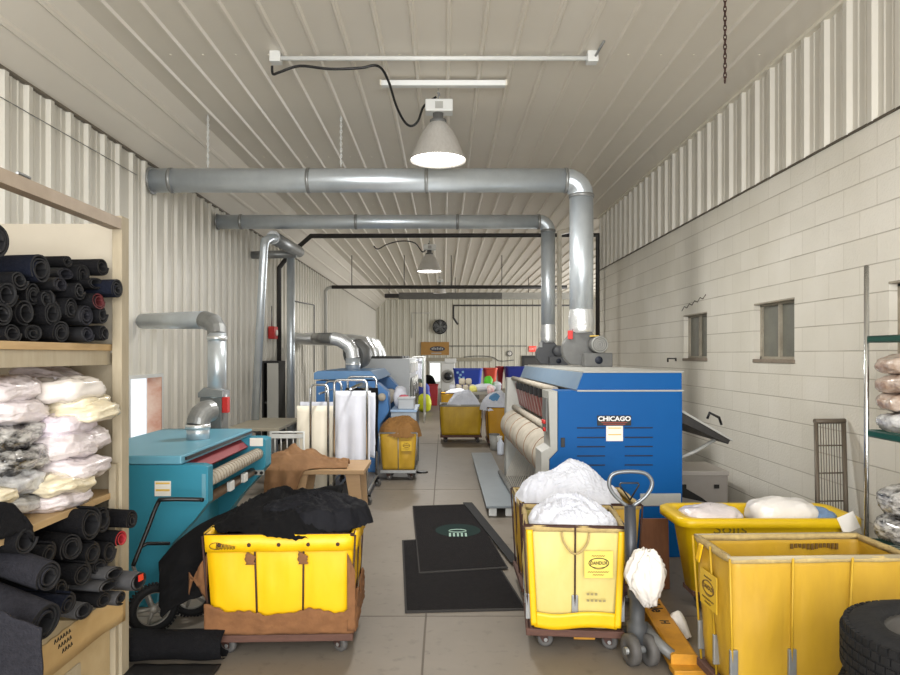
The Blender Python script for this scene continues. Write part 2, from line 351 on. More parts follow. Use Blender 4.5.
# block wall
ZB = 3.357
def block_mat():
    m = bpy.data.materials.new('painted_block'); m.use_nodes = True; N = m.node_tree.nodes; L = m.node_tree.links; p = N['Principled BSDF']
    tc = N.new('ShaderNodeTexCoord'); sx = N.new('ShaderNodeSeparateXYZ'); cb = N.new('ShaderNodeCombineXYZ'); L.new(tc.outputs['Object'], sx.inputs[0]); L.new(sx.outputs['Y'], cb.inputs['X']); L.new(sx.outputs['Z'], cb.inputs['Y'])
    b = N.new('ShaderNodeTexBrick'); b.inputs['Scale'].default_value = 1; b.inputs['Brick Width'].default_value = .406; b.inputs['Row Height'].default_value = .2098; b.inputs['Mortar Size'].default_value = .005; b.inputs['Mortar Smooth'].default_value = .6
    b.inputs['Color1'].default_value = (*lin((232, 228, 218)), 1); b.inputs['Color2'].default_value = (*lin((225, 221, 210)), 1); b.inputs['Mortar'].default_value = (*lin((214, 209, 197)), 1); b.offset = .5
    L.new(cb.outputs[0], b.inputs['Vector'])
    n = N.new('ShaderNodeTexNoise'); n.inputs['Scale'].default_value = 55; n.inputs['Detail'].default_value = 4; L.new(tc.outputs['Object'], n.inputs['Vector'])
    n2 = N.new('ShaderNodeTexNoise'); n2.inputs['Scale'].default_value = 1.1; n2.inputs['Detail'].default_value = 5; L.new(tc.outputs['Object'], n2.inputs['Vector'])
    r = N.new('ShaderNodeValToRGB'); r.color_ramp.elements[0].position = .3; r.color_ramp.elements[1].position = .7; r.color_ramp.elements[0].color = (.88, .87, .84, 1); L.new(n2.outputs[0], r.inputs[0])
    mx = N.new('ShaderNodeMix'); mx.data_type = 'RGBA'; mx.blend_type = 'MULTIPLY'; mx.inputs['Factor'].default_value = 1; L.new(b.outputs['Color'], mx.inputs['A']); L.new(r.outputs[0], mx.inputs['B'])
    dv = N.new('ShaderNodeMath'); dv.operation = 'DIVIDE'; dv.inputs[1].default_value = .2098; L.new(sx.outputs['Z'], dv.inputs[0])
    fr = N.new('ShaderNodeMath'); fr.operation = 'FRACT'; L.new(dv.outputs[0], fr.inputs[0])
    lt = N.new('ShaderNodeMath'); lt.operation = 'LESS_THAN'; lt.inputs[1].default_value = .035; L.new(fr.outputs[0], lt.inputs[0])
    n3 = N.new('ShaderNodeTexNoise'); n3.inputs['Scale'].default_value = 2.3; L.new(tc.outputs['Object'], n3.inputs['Vector'])
    mu = N.new('ShaderNodeMath'); mu.operation = 'MULTIPLY'; L.new(lt.outputs[0], mu.inputs[0]); L.new(n3.outputs[0], mu.inputs[1])
    mj = N.new('ShaderNodeMix'); mj.data_type = 'RGBA'; L.new(mu.outputs[0], mj.inputs['Factor']); L.new(mx.outputs['Result'], mj.inputs['A']); mj.inputs['B'].default_value = (*lin((140, 130, 112)), 1)
    L.new(mj.outputs['Result'], p.inputs['Base Color']); p.inputs['Roughness'].default_value = .6
    h = N.new('ShaderNodeMath'); h.operation = 'MULTIPLY_ADD'; h.inputs[1].default_value = -1.2; L.new(b.outputs['Fac'], h.inputs[0]); L.new(n.outputs[0], h.inputs[2])
    bp = N.new('ShaderNodeBump'); bp.inputs['Strength'].default_value = .35; bp.inputs['Distance'].default_value = .012; L.new(h.outputs[0], bp.inputs['Height']); L.new(bp.outputs[0], p.inputs['Normal'])
    return m
blk = block_mat()
wins = [(8.02, 8.80), (6.02, 6.80), (3.96, 4.74)]
Z0, Z1 = 1.605, 2.16
wr = MB(); edges = [YB] + [v for a in sorted(wins) for v in a] + [13.6]
wr.box(XR, XR + .2, YB, 13.6, 0, Z0); wr.box(XR, XR + .2, YB, 13.6, Z1, ZB)
for i in range(0, len(edges), 2): wr.box(XR, XR + .2, edges[i], edges[i + 1], Z0, Z1)
wr.box(XR, XR + .2, 13.4, 13.6, ZB, ZC)
struct(wr, 'wall_right', blk)
wu = MB(); wall_y(wu, XR + .01, -1, YB, 13.6, ZB - .015, ZC, 4.915)
wu.box(XR + .09, XR + .2, YB, 13.4, ZB, ZC)
struct(wu, 'trim_5', steel_paint, recalc=False)
struct(MB().box(XR - .02, XR + .02, YB, 13.6, ZB - .022, ZB - .008), 'trim_6', mat('dark_drip_edge', (86, 78, 66), .6))
dusty_glass = mat('dusty_window_glass', (122, 122, 112), .25, 0, (104, 104, 96), 7, .6)
win_frame = mat('weathered_window_frame', (176, 168, 152), .6, 0, (138, 130, 114), 9, .6)
for i, (a, b) in enumerate(wins):
    g = struct(MB().box(XR + .085, XR + .095, a, b, Z0, Z1), 'window_%d' % (i + 1), dusty_glass)
    f = MB(); t = .03
    f.box(XR + .06, XR + .085, a, b, Z1 - t, Z1); f.box(XR + .06, XR + .085, a, b, Z0, Z0 + t); f.box(XR + .06, XR + .085, a, a + t, Z0, Z1); f.box(XR + .06, XR + .085, b - t, b, Z0, Z1)
    f.box(XR + .055, XR + .09, (a + b) / 2 - .014, (a + b) / 2 + .014, Z0, Z1)
    f.build('window_frame', win_frame, g)
    MB().box(XR - .014, XR + .08, a - .012, b + .012, Z0 - .03, Z0 + .004, .004).build('window_sill', mat('concrete_sill', (150, 138, 124), .8, 0, (124, 112, 98), 12, .6), g)
    MB().box(XR - .002, XR + .06, a - .004, b + .004, Z1 - .012, Z1 + .004, .002).build('window_lintel', win_frame, g)
# bright unglazed-looking window low in the left wall
g = struct(MB().box(XL - .13, XL - .125, WY0, WY1, WZ0, WZ1), 'window_4', mat('clear_pane', (250, 252, 255), .05, 0, trans=1., alpha=.25))
f = MB()
for q in ((WY0 - .04, WY0), (WY1, WY1 + .04)): f.box(XL - .12, XL + .05, q[0], q[1], WZ0 - .04, WZ1 + .04)
f.box(XL - .12, XL + .05, WY0, WY1, WZ0 - .04, WZ0); f.box(XL - .12, XL + .05, WY0, WY1, WZ1, WZ1 + .04)
f.build('window_frame', white_paint, g)
MB().box(XL - .12, XL + .045, WY1 - .025, WY1 - .001, WZ0, WZ1).build('window_reveal', mat('red_brown_reveal', (196, 122, 92), .8, 0, (232, 206, 186), 5, .5), g)
# end wall and annex
wb = MB(); sheet(wb, rib_path(XL, 9.1, -3.2), lambda a, o: (a, YE - o, 0), lambda a, o: (a, YE - o, ZC + .05))
wb.box(XL, 9.1, YE + .06, YE + .15, 0, ZC)
struct(wb, 'wall_back', back_paint, recalc=False)
struct(MB().box(XR + .2, 9.1, 13.4, 13.6, 0, ZC), 'wall_return', back_paint)
wf = MB(); wf.box(9.0, 9.15, 13.6, 17.5, 0, ZC); wf.box(9.0, 9.15, 30.5, YE, 0, ZC); wf.box(9.0, 9.15, 17.5, 30.5, 3.8, ZC)
struct(wf, 'wall_annex', back_paint)
# black framed doorway in the end wall beside the exit sign
d = struct(MB().box(3.95, 6.2, YE - .1, YE - .04, 0, 1.5), 'door_1', mat('dark_door', (58, 56, 54), .5))
MB().box(3.85, 6.3, YE - .14, YE - .03, 1.5, 1.62).box(3.85, 3.97, YE - .14, YE - .03, 0, 1.5).build('door_frame', black_paint, d)
# bright door pane far left
d = struct(MB().box(-.75, .05, YE - .1, YE - .045, .0, 1.33), 'door_2', white_paint)
MB().box(-.68, -.2, YE - .115, YE - .1, .35, 1.24).build('door_pane', mat('lit_door_pane', (236, 244, 240), .3, emit=1.2), d)
struct(MB().box(-1.0, 2.4, YE - .12, YE - .03, 1.35, 1.52), 'trim_7', mat('grey_lintel', (156, 150, 132), .6))

# ------------------------------------------------------------------ overhead: lamps, conduits, ducts, pipes
def lamp(x, y, ztop, r, label, on):
    t = thing('high_bay_lamp', label, 'lamp', (x, y, ztop), 0, 'bell shaped lamps along the ceiling')
    s = r / .29
    sh = MB(); p = [(.07, -.24), (.10, -.27), (.15, -.33), (.20, -.43), (.245, -.54), (.282, -.625), (.29, -.64)]
    sh.lathe([(a * s, b * s) for a, b in p] + [(a * s - .006, b * s + .002) for a, b in p[::-1]], (x, y, ztop), n=40, close=True)
    sh.build('lamp_shade', mat('prismatic_shade', (206, 204, 200), .3, .25, (186, 182, 176), 40, .6, stretch=(1, 1, .1)), t)
    d = MB(); d.lathe([(.001, -.645), (.14, -.64), (.268, -.615), (.268, -.605), (.001, -.605)], (x, y, ztop), n=40) if s == 1 else d.lathe([(.001, -.645 * s), (.268 * s, -.615 * s), (.268 * s, -.605 * s), (.001, -.605 * s)], (x, y, ztop), n=30)
    d.build('diffuser', mat('lit_diffuser', (255, 252, 244), .5, emit=9.) if on else mat('unlit_diffuser', (200, 198, 190), .4), t)
    b = MB(); b.box(x - .13 * s, x + .15 * s, y - .08 * s, y + .08 * s, ztop - .155 * s, ztop - .03 * s, .012); b.build('ballast_box', white_paint, t)
    MB().box(x - .03 * s, x + .05 * s, y - .0835 * s, y - .079 * s, ztop - .13 * s, ztop - .06 * s).build('rating_plate', light_grey, t)
    MB().lathe([(.001, -.15 * s), (.055 * s, -.15 * s), (.05 * s, -.21 * s), (.085 * s, -.225 * s), (.085 * s, -.26 * s), (.001, -.26 * s)], (x, y, ztop), n=24).build('lamp_collar', grey_paint, t)
    MB().tube([(x, y, ztop - .04), (x, y, ztop + .02)] + [(x + .018 * math.sin(a), y, ztop + .04 - .018 * math.cos(a)) for a in (1, 2, 3, 4)], .006, 8).build('hook', galv_dull, t)
    if on:
        l = bpy.data.lights.new('lamp_glow', 'AREA'); l.shape = 'DISK'; l.size = .5 * s; l.energy = 110; l.color = (1, .98, .94)
        lo = bpy.data.objects.new('lamp_glow', l); COL.objects.link(lo); lo.location = (0, 0, -.66 * s); lo.parent = t
    MB().cyl((x, y, ztop + .03), (x, y, ZC + .01), .004, 6).build('drop_rod', galv_dull, t)
    return t
LY = 6.9
lamp(-.06, LY, 4.27, .29, 'big bell shaped high bay lamp, lit, hanging nearest below the white conduit', True)
lamp(-.33, 15.2, 4.16, .29, 'lit bell shaped high bay lamp further back above the middle of the room', True)
lamp(-.14, 22.4, 4.18, .22, 'small unlit bell lamp farthest back near the long heater tube', False)
# conduit, boxes, cord, strip
t = thing('ceiling_conduit', 'white conduit run with a junction box at each end across the ceiling', 'conduit', (-.1, 6.15, ZC - .05))
x0, x1, z = at(276, 58, 6.15).x, at(592, 58, 6.15).x, ZC - .055
MB().cyl((x0, 6.15, z), (x1, 6.15, z), .021, 14).build('pipe', white_paint, t)
for x in (x0, x1): MB().box(x - .05, x + .05, 6.10, 6.20, z - .045, z + .055, .008).build('junction_box', white_paint, t)
MB().cyl((x1 + .02, 6.12, z), (x1 + .05, 5.9, z + .04), .012, 8).build('fitting', galv_dull, t)
cp = [at(272, 66, 6.15), at(273, 74, 6.15), at(280, 72, 6.12), at(300, 66, 6.1), at(330, 69, 6.08), at(360, 68, 6.08), at(378, 66, 6.1), at(388, 80, 6.3), at(396, 105, 6.6), at(404, 121, 6.8), at(411, 126, 6.8), at(418, 121, 6.8), at(424, 106, 6.85), at(436, 97, 6.9)]
def smooth(pts, n=5):
    P = [Vector(p) for p in pts]; out = []
    for i in range(len(P) - 1):
        a, b, c_, d = P[max(i - 1, 0)], P[i], P[i + 1], P[min(i + 2, len(P) - 1)]
        for k in range(n):
            t_ = k / n; out.append(.5 * ((2 * b) + (c_ - a) * t_ + (2 * a - 5 * b + 4 * c_ - d) * t_ ** 2 + (3 * b - a - 3 * c_ + d) * t_ ** 3))
    return out + [P[-1]]
tag(MB().tube(smooth(cp), .012, 8).build('power_cord', black_paint), 'black power cord looping from the conduit box to the nearest lamp', 'cord')
t = thing('strip_light', 'unlit white strip light fixture on the ceiling above the nearest lamp', 'light', (0, 6.75, ZC - .03))
xa, xb = at(381, 87, 6.75).x, at(506, 87, 6.75).x
MB().prism([(6.70, ZC - .026), (6.80, ZC - .026), (6.785, ZC - .075), (6.715, ZC - .075)], xa, xb, 'x', .004).build('housing', white_paint, t)
for x in (xa, xb): MB().box(x - .008, x + .008, 6.695, 6.805, ZC - .08, ZC - .024).build('end_cap', trim_paint, t)
cp = [at(374, 246, 15), at(378, 249, 15), at(388, 244, 15.1), at(402, 241, 15.2), at(415, 243, 15.2), at(423, 252, 15.2), at(429, 243, 15.2)]
tag(MB().tube(smooth(cp), .014, 6).build('power_cord', black_paint), 'dark cord swinging to the second lamp in the middle of the ceiling', 'cord')
# chains
def chain(name, p0, p1, m, label, step=.035, r=.004):
    p0, p1 = Vector(p0), Vector(p1); n = int((p1 - p0).length / step); mb = MB(); d = (p1 - p0).normalized()
    for k in range(n):
        c_ = p0 + d * step * (k + .5); s_ = Vector((1, 0, 0)) if k % 2 else Vector((0, 1, 0))
        mb.tube([c_ + d * (.026 * math.cos(a)) + s_ * (.011 * math.sin(a)) for a in [i * .7854 for i in range(8)]], r, 5, closed=True)
    return tag(mb.build(name, m), label, 'chain', 'hanging chains')
xc = at(725, 40, 5.0).x
chain('hanging_chain', (xc, 5.0, ZC - .002), (xc, 5.0, at(725, 87, 5.0).z), rust, 'thin dark chain hanging free from the ceiling on the right')
# two long exhaust ducts
def gore_elbow(mb, c, Rb, r, a0, a1, ux, uy, n=5, seg=28):
    mb.tube(arc(c, Rb, a0, a1, n, ux, uy), r, seg, caps=False)
def rings(mb, p, ax, r, w=.02, n=28):
    p = Vector(p); ax = Vector(ax).normalized(); mb.lathe([(r * .98, -w), (r + .006, -w), (r + .009, 0), (r + .006, w), (r * .98, w)], p, ax, n)
def long_duct(Y, z, xe, r, zbot, label, xs):
    t = thing('exhaust_duct', label, 'duct', (xe, Y, zbot), 0, 'ceiling exhaust ducts'); e = r * 1.35
    MB().tube([(XL + .055, Y, z), (xe - e, Y, z)], r, 28).build('duct_run', galv, t)
    m = MB(); gore_elbow(m, (xe - e, Y, z - e), e, r, 90, 0, (1, 0, 0), (0, 0, 1)); m.build('elbow', galv, t, smooth=False)
    MB().tube([(xe, Y, z - e), (xe, Y, zbot)], r, 28).build('riser', galv, t)
    for x in xs:
        m = MB(); rings(m, (x, Y, z), (1, 0, 0), r); m.build('joint_band', galv_dull, t)
    m = MB(); rings(m, (xe - e, Y, z), (1, 0, 0), r); rings(m, (xe, Y, z - e), (0, 0, 1), r); m.build('joint_band', galv_dull, t)
    MB().lathe([(r * .9, 0), (r * 1.15, 0), (r * 1.15, .02), (r * .9, .02)], (XL + .05, Y, z), (1, 0, 0), 28, close=True).build('wall_flange', galv_dull, t)
    MB().lathe([(r * 1.0, .24), (r * 1.05, .18), (r * 1.12, .1), (r * 1.02, .03), (r * 1.1, -.01), (r * .9, -.03)], (xe, Y, zbot), n=28).build('foil_boot', foil, t)
    return t
long_duct(7.75, 3.65, 1.575, .135, 1.93, 'wider galvanised duct, nearest, crossing the ceiling and dropping to the blower', (-3.12, -1.55, -.2))
long_duct(10.0, 3.62, 1.54, .103, 1.86, 'thinner galvanised duct behind the wide one, dropping to the rear blower', (-3.0, -1.3, .2))
for (x, y, Y, zt) in ((208, 122, 7.75, 3.79), (341, 120, 7.75, 3.79)):
    p = at(x, 165, Y); chain('hanger_chain', (p.x, Y, ZC - .002), (p.x, Y, zt), white_paint, 'pale hanger chain holding the wide duct, near the %s' % ('left wall' if x < 300 else 'middle of its run'), .035, .005)
# black gas pipe and others
def pipe(name, pts, r, m, label, cat='pipe', n=12): return tag(MB().tube(pts, r, n).build(name, m), label, cat)
pipe('iron_pipe', [(XL + .16, 13.3, .0), (XL + .16, 13.3, at(281, 268, 13.3).z), at(289, 255, 13.3), at(311, 236, 13.2), (3.0, 13.2, at(600, 235, 13.2).z), (3.0, 13.2, 1.2)], .045, black_iron, 'black iron pipe rising on the left wall and crossing the ceiling to the block wall')
t = thing('iron_pipe', 'black iron pipe crossing further back, its left end turning down grey', 'pipe', (XL + .1, 18.7, 0))
MB().tube([(-3.1, 18.7, 3.53), (3.4, 18.7, 3.53)], .05, 12).build('pipe_run', black_iron, t)
MB().tube([(-3.1, 18.7, 3.53), (-3.22, 18.7, 3.5), (-3.28, 18.7, 3.42), (-3.28, 18.7, 0)], .045, 12).build('pipe_drop', light_grey, t)
for (x, a) in ((-2.55, 270), (-1.1, 270), (.2, 270), (1.6, 270)):
    pipe('hanger_rod', [(x, 18.7, 3.55), (x, 18.7, ZC)], .012, black_iron, 'thin drop rod holding the rear black pipe, %s' % {-2.55: 'at its left end', -1.1: 'left of the middle lamp', .2: 'right of the middle lamp', 1.6: 'near the thin duct'}[x], 'rod', 6)
pipe('iron_pipe', [(.62, 30, 3.0), (.42, 30, 3.3), (.42, 30, 3.85), (6.4, 30, 3.85), (6.4, 30, ZC)], .045, black_iron, 'black pipe with a short drop in front of the end wall')
pipe('vent_pipe', [at(254.5, 432, 9.6), at(264, 248, 9.6), at(265, 241, 9.62), at(270, 238, 9.75), at(275, 238, 9.9)], .058, galv, 'slanting galvanised vent pipe rising before the left wall, nearest of the thin risers')
pipe('vent_pipe', [at(273, 237.5, 9.9), at(299, 252, 12.4)], .10, galv_dull, 'short thick duct running back under the ceiling from the top of the slanting vent pipe')
pipe('vent_pipe', [(-2.72, 12.0, .0), (-2.72, 12.0, at(288, 256, 12).z)], .07, galv, 'upright galvanised vent pipe beside the black iron pipe on the left')
pipe('vent_pipe', [(XL + .02, 11.9, at(250, 255, 11.9).z), (-2.6, 11.9, at(292, 254, 11.9).z)], .07, galv_dull, 'short level galvanised pipe between the left wall and the upright vent pipe')
pipe('conduit_riser', [(2.2, 12.9, .0), (2.2, 12.9, 3.98), (2.5, 12.9, 4.05)], .05, trim_paint, 'cream upright conduit between the two duct risers')
t = thing('tube_heater', 'long grey radiant tube heater hung across the far ceiling', 'heater', (.8, 24, 3.7))
MB().prism([(23.85, 3.64), (24.15, 3.64), (24.09, 3.86), (23.91, 3.86)], -1.6, 2.05, 'x').build('reflector_hood', grey_paint, t)
MB().prism([(23.85, 3.64), (24.15, 3.64), (24.09, 3.86), (23.91, 3.86)], 2.05, 5.2, 'x').build('hood_cover', light_grey, t)
MB().box(-2.1, -1.6, 23.9, 24.1, 3.68, 3.82, .02).build('burner_box', black_iron, t)
for x in (-1.95, .4, 3.): MB().cyl((x, 24, 3.8), (x, 24, ZC), .012, 6).build('hanger_rod', black_iron, t)
t = thing('wall_fan', 'round black wall fan on the end wall above the wooden sign', 'fan', (at(440, 327, YE).x, YE - .1, at(440, 327, YE).z))
fx, fz = t.location.x, t.location.z
MB().lathe([(.30, -.1), (.36, -.1), (.36, .05), (.30, .05)], (fx, YE - .12, fz), (0, 1, 0), 36, close=True).build('fan_ring', black_paint, t)
m = MB()
for r in (.08, .15, .22, .29): m.tube([(fx + r * math.cos(a), YE - .23, fz + r * math.sin(a)) for a in [i * math.pi / 16 for i in range(32)]], .008, 5, closed=True)
for k in range(8): a = k * math.pi / 4; m.tube([(fx, YE - .23, fz), (fx + .33 * math.cos(a), YE - .23, fz + .33 * math.sin(a))], .007, 5)
m.build('fan_guard', galv_dull, t)
m = MB()
for k in range(5): a = k * 1.2566; m.mesh([(fx + r * math.cos(a + d), YE - .14 + e, fz + r * math.sin(a + d)) for r, d, e in ((.06, 0, 0), (.28, -.25, .03), (.29, .35, -.03), (.06, .7, 0))], [(0, 1, 2, 3)])
m.lathe([(.001, -.05), (.07, -.05), (.07, .05), (.001, .05)], (fx, YE - .14, fz), (0, 1, 0), 16); m.build('fan_blades', grey_paint, t)
MB().lathe([(.001, 0), (.35, 0), (.35, .05), (.001, .05)], (fx, YE - .085, fz), (0, 1, 0), 36).build('shutter_panel', mat('dark_shutter', (38, 38, 38), .5), t)
p0, p1 = at(421, 342, YE), at(449, 355, YE)
t = thing('wall_sign', 'tan wooden sign board with a dark logo on the end wall', 'sign', ((p0.x + p1.x) / 2, YE - .05, p1.z))
MB().box(p0.x, p1.x, YE - .07, YE - .035, p1.z, p0.z).build('sign_board', mat('tan_sign_wood', (176, 134, 70), .6, 0, (156, 114, 56), 4, .6), t)
cx, cz = (p0.x + p1.x) / 2 + .12, (p0.z + p1.z) / 2
MB().prism([(cx + .38 * math.cos(a), cz - .02 + .13 * math.sin(a)) for a in [i * math.pi / 10 for i in range(20)]], YE - .078, YE - .07).build('logo_oval', mat('dark_logo_blue', (52, 54, 70), .6), t)
m = MB()
for k in range(7): m.box(cx - .28 + k * .085, cx - .23 + k * .085, YE - .082, YE - .078, cz - .06, cz + .03 + .03 * (k % 2))
m.box(cx - .3, cx + .2, YE - .08, YE - .07, cz - .26, cz - .21); m.build('logo_lettering', light_grey, t)
t = thing('exit_sign', 'small red exit sign on the end wall above the black doorway', 'sign', at(532.5, 352, YE - .06))
e = at(532.5, 349, YE)
MB().box(e.x - .18, e.x + .18, YE - .1, YE - .035, e.z - .14, e.z + .14, .01).build('sign_box', mat('exit_red', (226, 62, 48), .4, emit=.6), t)
text('lettering', 'EXIT', .17, facing((e.x, YE - .105, e.z)), paper, t)
t = thing('wall_clock', 'small round wall clock on the end wall left of the exit sign', 'clock', at(509, 358, YE - .05)); e = at(509.5, 353.5, YE)
MB().lathe([(.001, 0), (.1, 0), (.1, .03), (.001, .03)], (e.x, YE - .08, e.z), (0, 1, 0), 24).build('clock_face', paper, t)
MB().lathe([(.1, -.01), (.14, -.01), (.14, .04), (.1, .04)], (e.x, YE - .08, e.z), (0, 1, 0), 24, close=True).build('clock_rim', grey_paint, t)
MB().box(e.x - .006, e.x + .006, YE - .088, YE - .08, e.z, e.z + .07).box(e.x, e.x + .05, YE - .088, YE - .08, e.z - .006, e.z + .006).build('clock_hands', ink, t)
def wire(pts, r, m, label, name='wall_conduit'): return tag(MB().tube(pts, r, 6).build(name, m), label, 'conduit')
wire([at(449, 346, YE - .06), at(527, 346, YE - .06)], .022, grey_paint, 'thin grey conduit from the wooden sign to the exit sign')
wire(smooth([at(464, 357, YE - .06), at(478, 356, YE - .06), at(492, 357, YE - .06), at(500, 361, YE - .06), at(514, 360, YE - .06)]), .022, grey_paint, 'sagging cable on the end wall below the clock')
wire([at(432, 313, YE - .06), at(412, 313, YE - .06), at(412, 338, YE - .06)], .02, light_grey, 'grey conduit bent down left of the wall fan')
wire([(XL + .04, 14.6, at(283, 300, 14.6).z), (XL + .04, 17.5, at(303, 305, 17.5).z), (XL + .04, 17.5, 1.2)], .016, grey_paint, 'thin conduit bent down along the left wall behind the vent pipes')
wire([(XL + .045, 2.4, 3.74), (XL + .045, 4.5, 3.60), (XL + .045, 7.4, 3.62)], .0035, grey_paint, 'thin wire strung along the left wall near the ceiling')
t = thing('fire_alarm_box', 'small red alarm box on the left wall beside the slanting vent pipe', 'alarm', (XL + .04, 12.9, 2.0))
MB().box(XL + .035, XL + .16, 12.95, 13.2, 1.96, 2.2, .01).build('alarm_body', red_plastic, t)
MB().cyl((XL + .16, 13.08, 2.08), (XL + .18, 13.08, 2.08), .06, 14).build('alarm_button', paper, t)
MB().cyl((XL + .07, 13.08, 2.2), (XL + .07, 13.08, 2.6), .012, 6).build('feed_conduit', galv_dull, t)

# hairline crack and smudge in the blockwork above the far window
m = MB(); P_ = [(XR - .001, 8.86 - .09 * k, Z1 + .07 + .035 * (k % 2) + .012 * k) for k in range(10)]; m.tube(P_, .006, 5)
struct(m, 'trim_8', mat('crack_dark', (96, 88, 76), .9))
# ------------------------------------------------------------------ the blue flatwork ironer on the right
AX, AY = 1.39, 5.5
LEN = 3.4
ir = thing('flatwork_ironer', 'long bright blue flatwork ironer with the black CHICAGO badge', 'ironing machine', (AX, AY, 0), R(1.3))
def loc(mb, name, m, parent=ir, **k): return mb.build(name, m, parent, local=True, **k)
PX = lambda x: (x - VX) * AY / FPX - AX
PZ = lambda y: H + (VY - y) * AY / FPX
prof = [(PX(549.4), .0), (PX(549.4), PZ(459)), (PX(557.7), PZ(450.4)), (PX(557.7), PZ(391)), (PX(683), PZ(391)), (PX(683), 0)]
loc(MB().prism(prof, 0, .30, 'y', .006), 'end_cabinet', blue_paint)
fr = [(PX(541), 0), (PX(541), PZ(452)), (PX(550), PZ(447)), (PX(548), PZ(391)), (PX(557.7) - .003, PZ(391)), (PX(557.7) - .003, PZ(450.4)), (PX(549.4) - .003, PZ(459)), (PX(549.4) - .003, 0)]
loc(MB().prism(fr, .0, .30, 'y', .004), 'end_frame', light_grey)
far = [(PX(551) , 0), (PX(551), PZ(447)), (PX(553), PZ(391)), (PX(683), PZ(391)), (PX(683), 0)]
loc(MB().prism(far, LEN - .22, LEN, 'y', .006), 'far_cabinet', light_grey)
loc(MB().prism([(-.12, .12), (-.12, .62), (-.10, 1.33), (PX(683), 1.355), (PX(683), .12)], .30, LEN - .22), 'rear_body', blue_dusty)
# hood: slanted dusty front, blue near end
hp = [(PX(581) - .03, PZ(391)), (PX(583), PZ(372.5)), (PX(683), PZ(372.5)), (PX(683), PZ(391) + .006)]
hf = [(PX(576), 1.362), (PX(583), PZ(372.5) + .001), (PX(584), PZ(372.5) + .001), (PX(578), 1.362)]
loc(MB().prism([(PX(576), 1.364), (PX(583), 1.507), (PX(683), 1.507), (PX(683), 1.364)], .02, LEN - .05, 'y', .004), 'hood', blue_dusty)
loc(MB().prism([(PX(577), 1.366), (PX(583.5), 1.503), (PX(682.5), 1.503), (PX(682.5), 1.366)], .004, .021), 'hood_end_panel', blue_paint)
loc(MB().box(PX(577), PX(683) + .01, -.004, LEN, 1.352, 1.366, .003).box(PX(583), PX(683) + .012, .0, LEN - .02, 1.505, 1.517, .003), 'trim_strip', light_grey)
m = MB()
for y in (.5, 2.0): m.mesh([(PX(577) + .022, y, 1.40), (PX(577) + .022, y + .07, 1.40), (PX(577) + .045, y + .07, 1.475), (PX(577) + .045, y, 1.475)], [(0, 1, 2, 3)])
loc(m, 'hood_label', paper, solid=.002)
loc(MB().cyl((PX(562), .30, 1.352), (PX(562), LEN - .22, 1.352), .028, 14), 'upper_rail', pad_cloth)
for k in range(9): y = .5 + k * .27; loc(MB().box(-.46, -.38, y - .03, y + .03, 1.24, 1.33, .01), 'rail_bracket', black_paint)
# red guard of slanted panes
m = MB(); y = .32
while y < LEN - .45: m.mesh([(-.42, y, 1.30), (-.42, y + .20, 1.30), (-.36, y + .20, 1.02), (-.36, y, 1.02)], [(0, 1, 2, 3)]); y += .215
loc(m, 'safety_guard', red_guard, solid=.006)
m = MB(); y = .425
while y < LEN - .4: m.mesh([(-.424, y - .011, 1.30), (-.424, y + .011, 1.30), (-.364, y + .011, 1.02), (-.364, y - .011, 1.02)], [(0, 1, 2, 3)]); y += .215
loc(m, 'guard_bars', light_grey, solid=.004)
loc(MB().cyl((-.42, .3, .985), (-.42, LEN - .22, .985), .032, 14), 'feed_tube', pad_cloth)
# padded roll with its belts, feed apron
def roll(i, j):
    a = 2 * math.pi * i; r = .195 + .004 * nz(math.cos(a) * 2, math.sin(a) * 2, j * 8)
    return Vector((-.40 + r * math.cos(a), .31 + j * (LEN - .54), .755 + r * math.sin(a)))
loc(MB().grid(36, 40, roll, closeu=True), 'padded_roll', pad_cloth)
loc(MB().prism([(-.5, .86), (-.49, .875), (-.36, .955), (-.2, .98), (-.2, .965), (-.36, .935)], .31, LEN - .23), 'feed_apron', pad_cloth)
for k in range(5):
    y = .5 + k * .55; loc(MB().tube([(-.40 + .200 * math.cos(R(a)), y, .755 + .200 * math.sin(R(a))) for a in range(100, 261, 16)], .0035, 6), 'guide_tape', mat('tape_brown', (158, 128, 106), .8))
# ribbon conveyor below the roll
m = MB()
for k in range(22): y = .36 + k * .108; m.mesh([(-.60, y, .16), (-.60, y + .022, .16), (-.42, y + .022, .58), (-.42, y, .58)], [(0, 1, 2, 3)])
loc(m, 'ribbon_conveyor', pad_cloth, solid=.003)
loc(MB().cyl((-.6, .3, .15), (-.6, LEN - .22, .15), .03, 10).cyl((-.41, .3, .59), (-.41, LEN - .22, .59), .025, 10), 'conveyor_rollers', grey_paint)
loc(MB().box(-.56, -.12, .30, LEN - .22, .02, .10), 'base_rail', grey_paint)
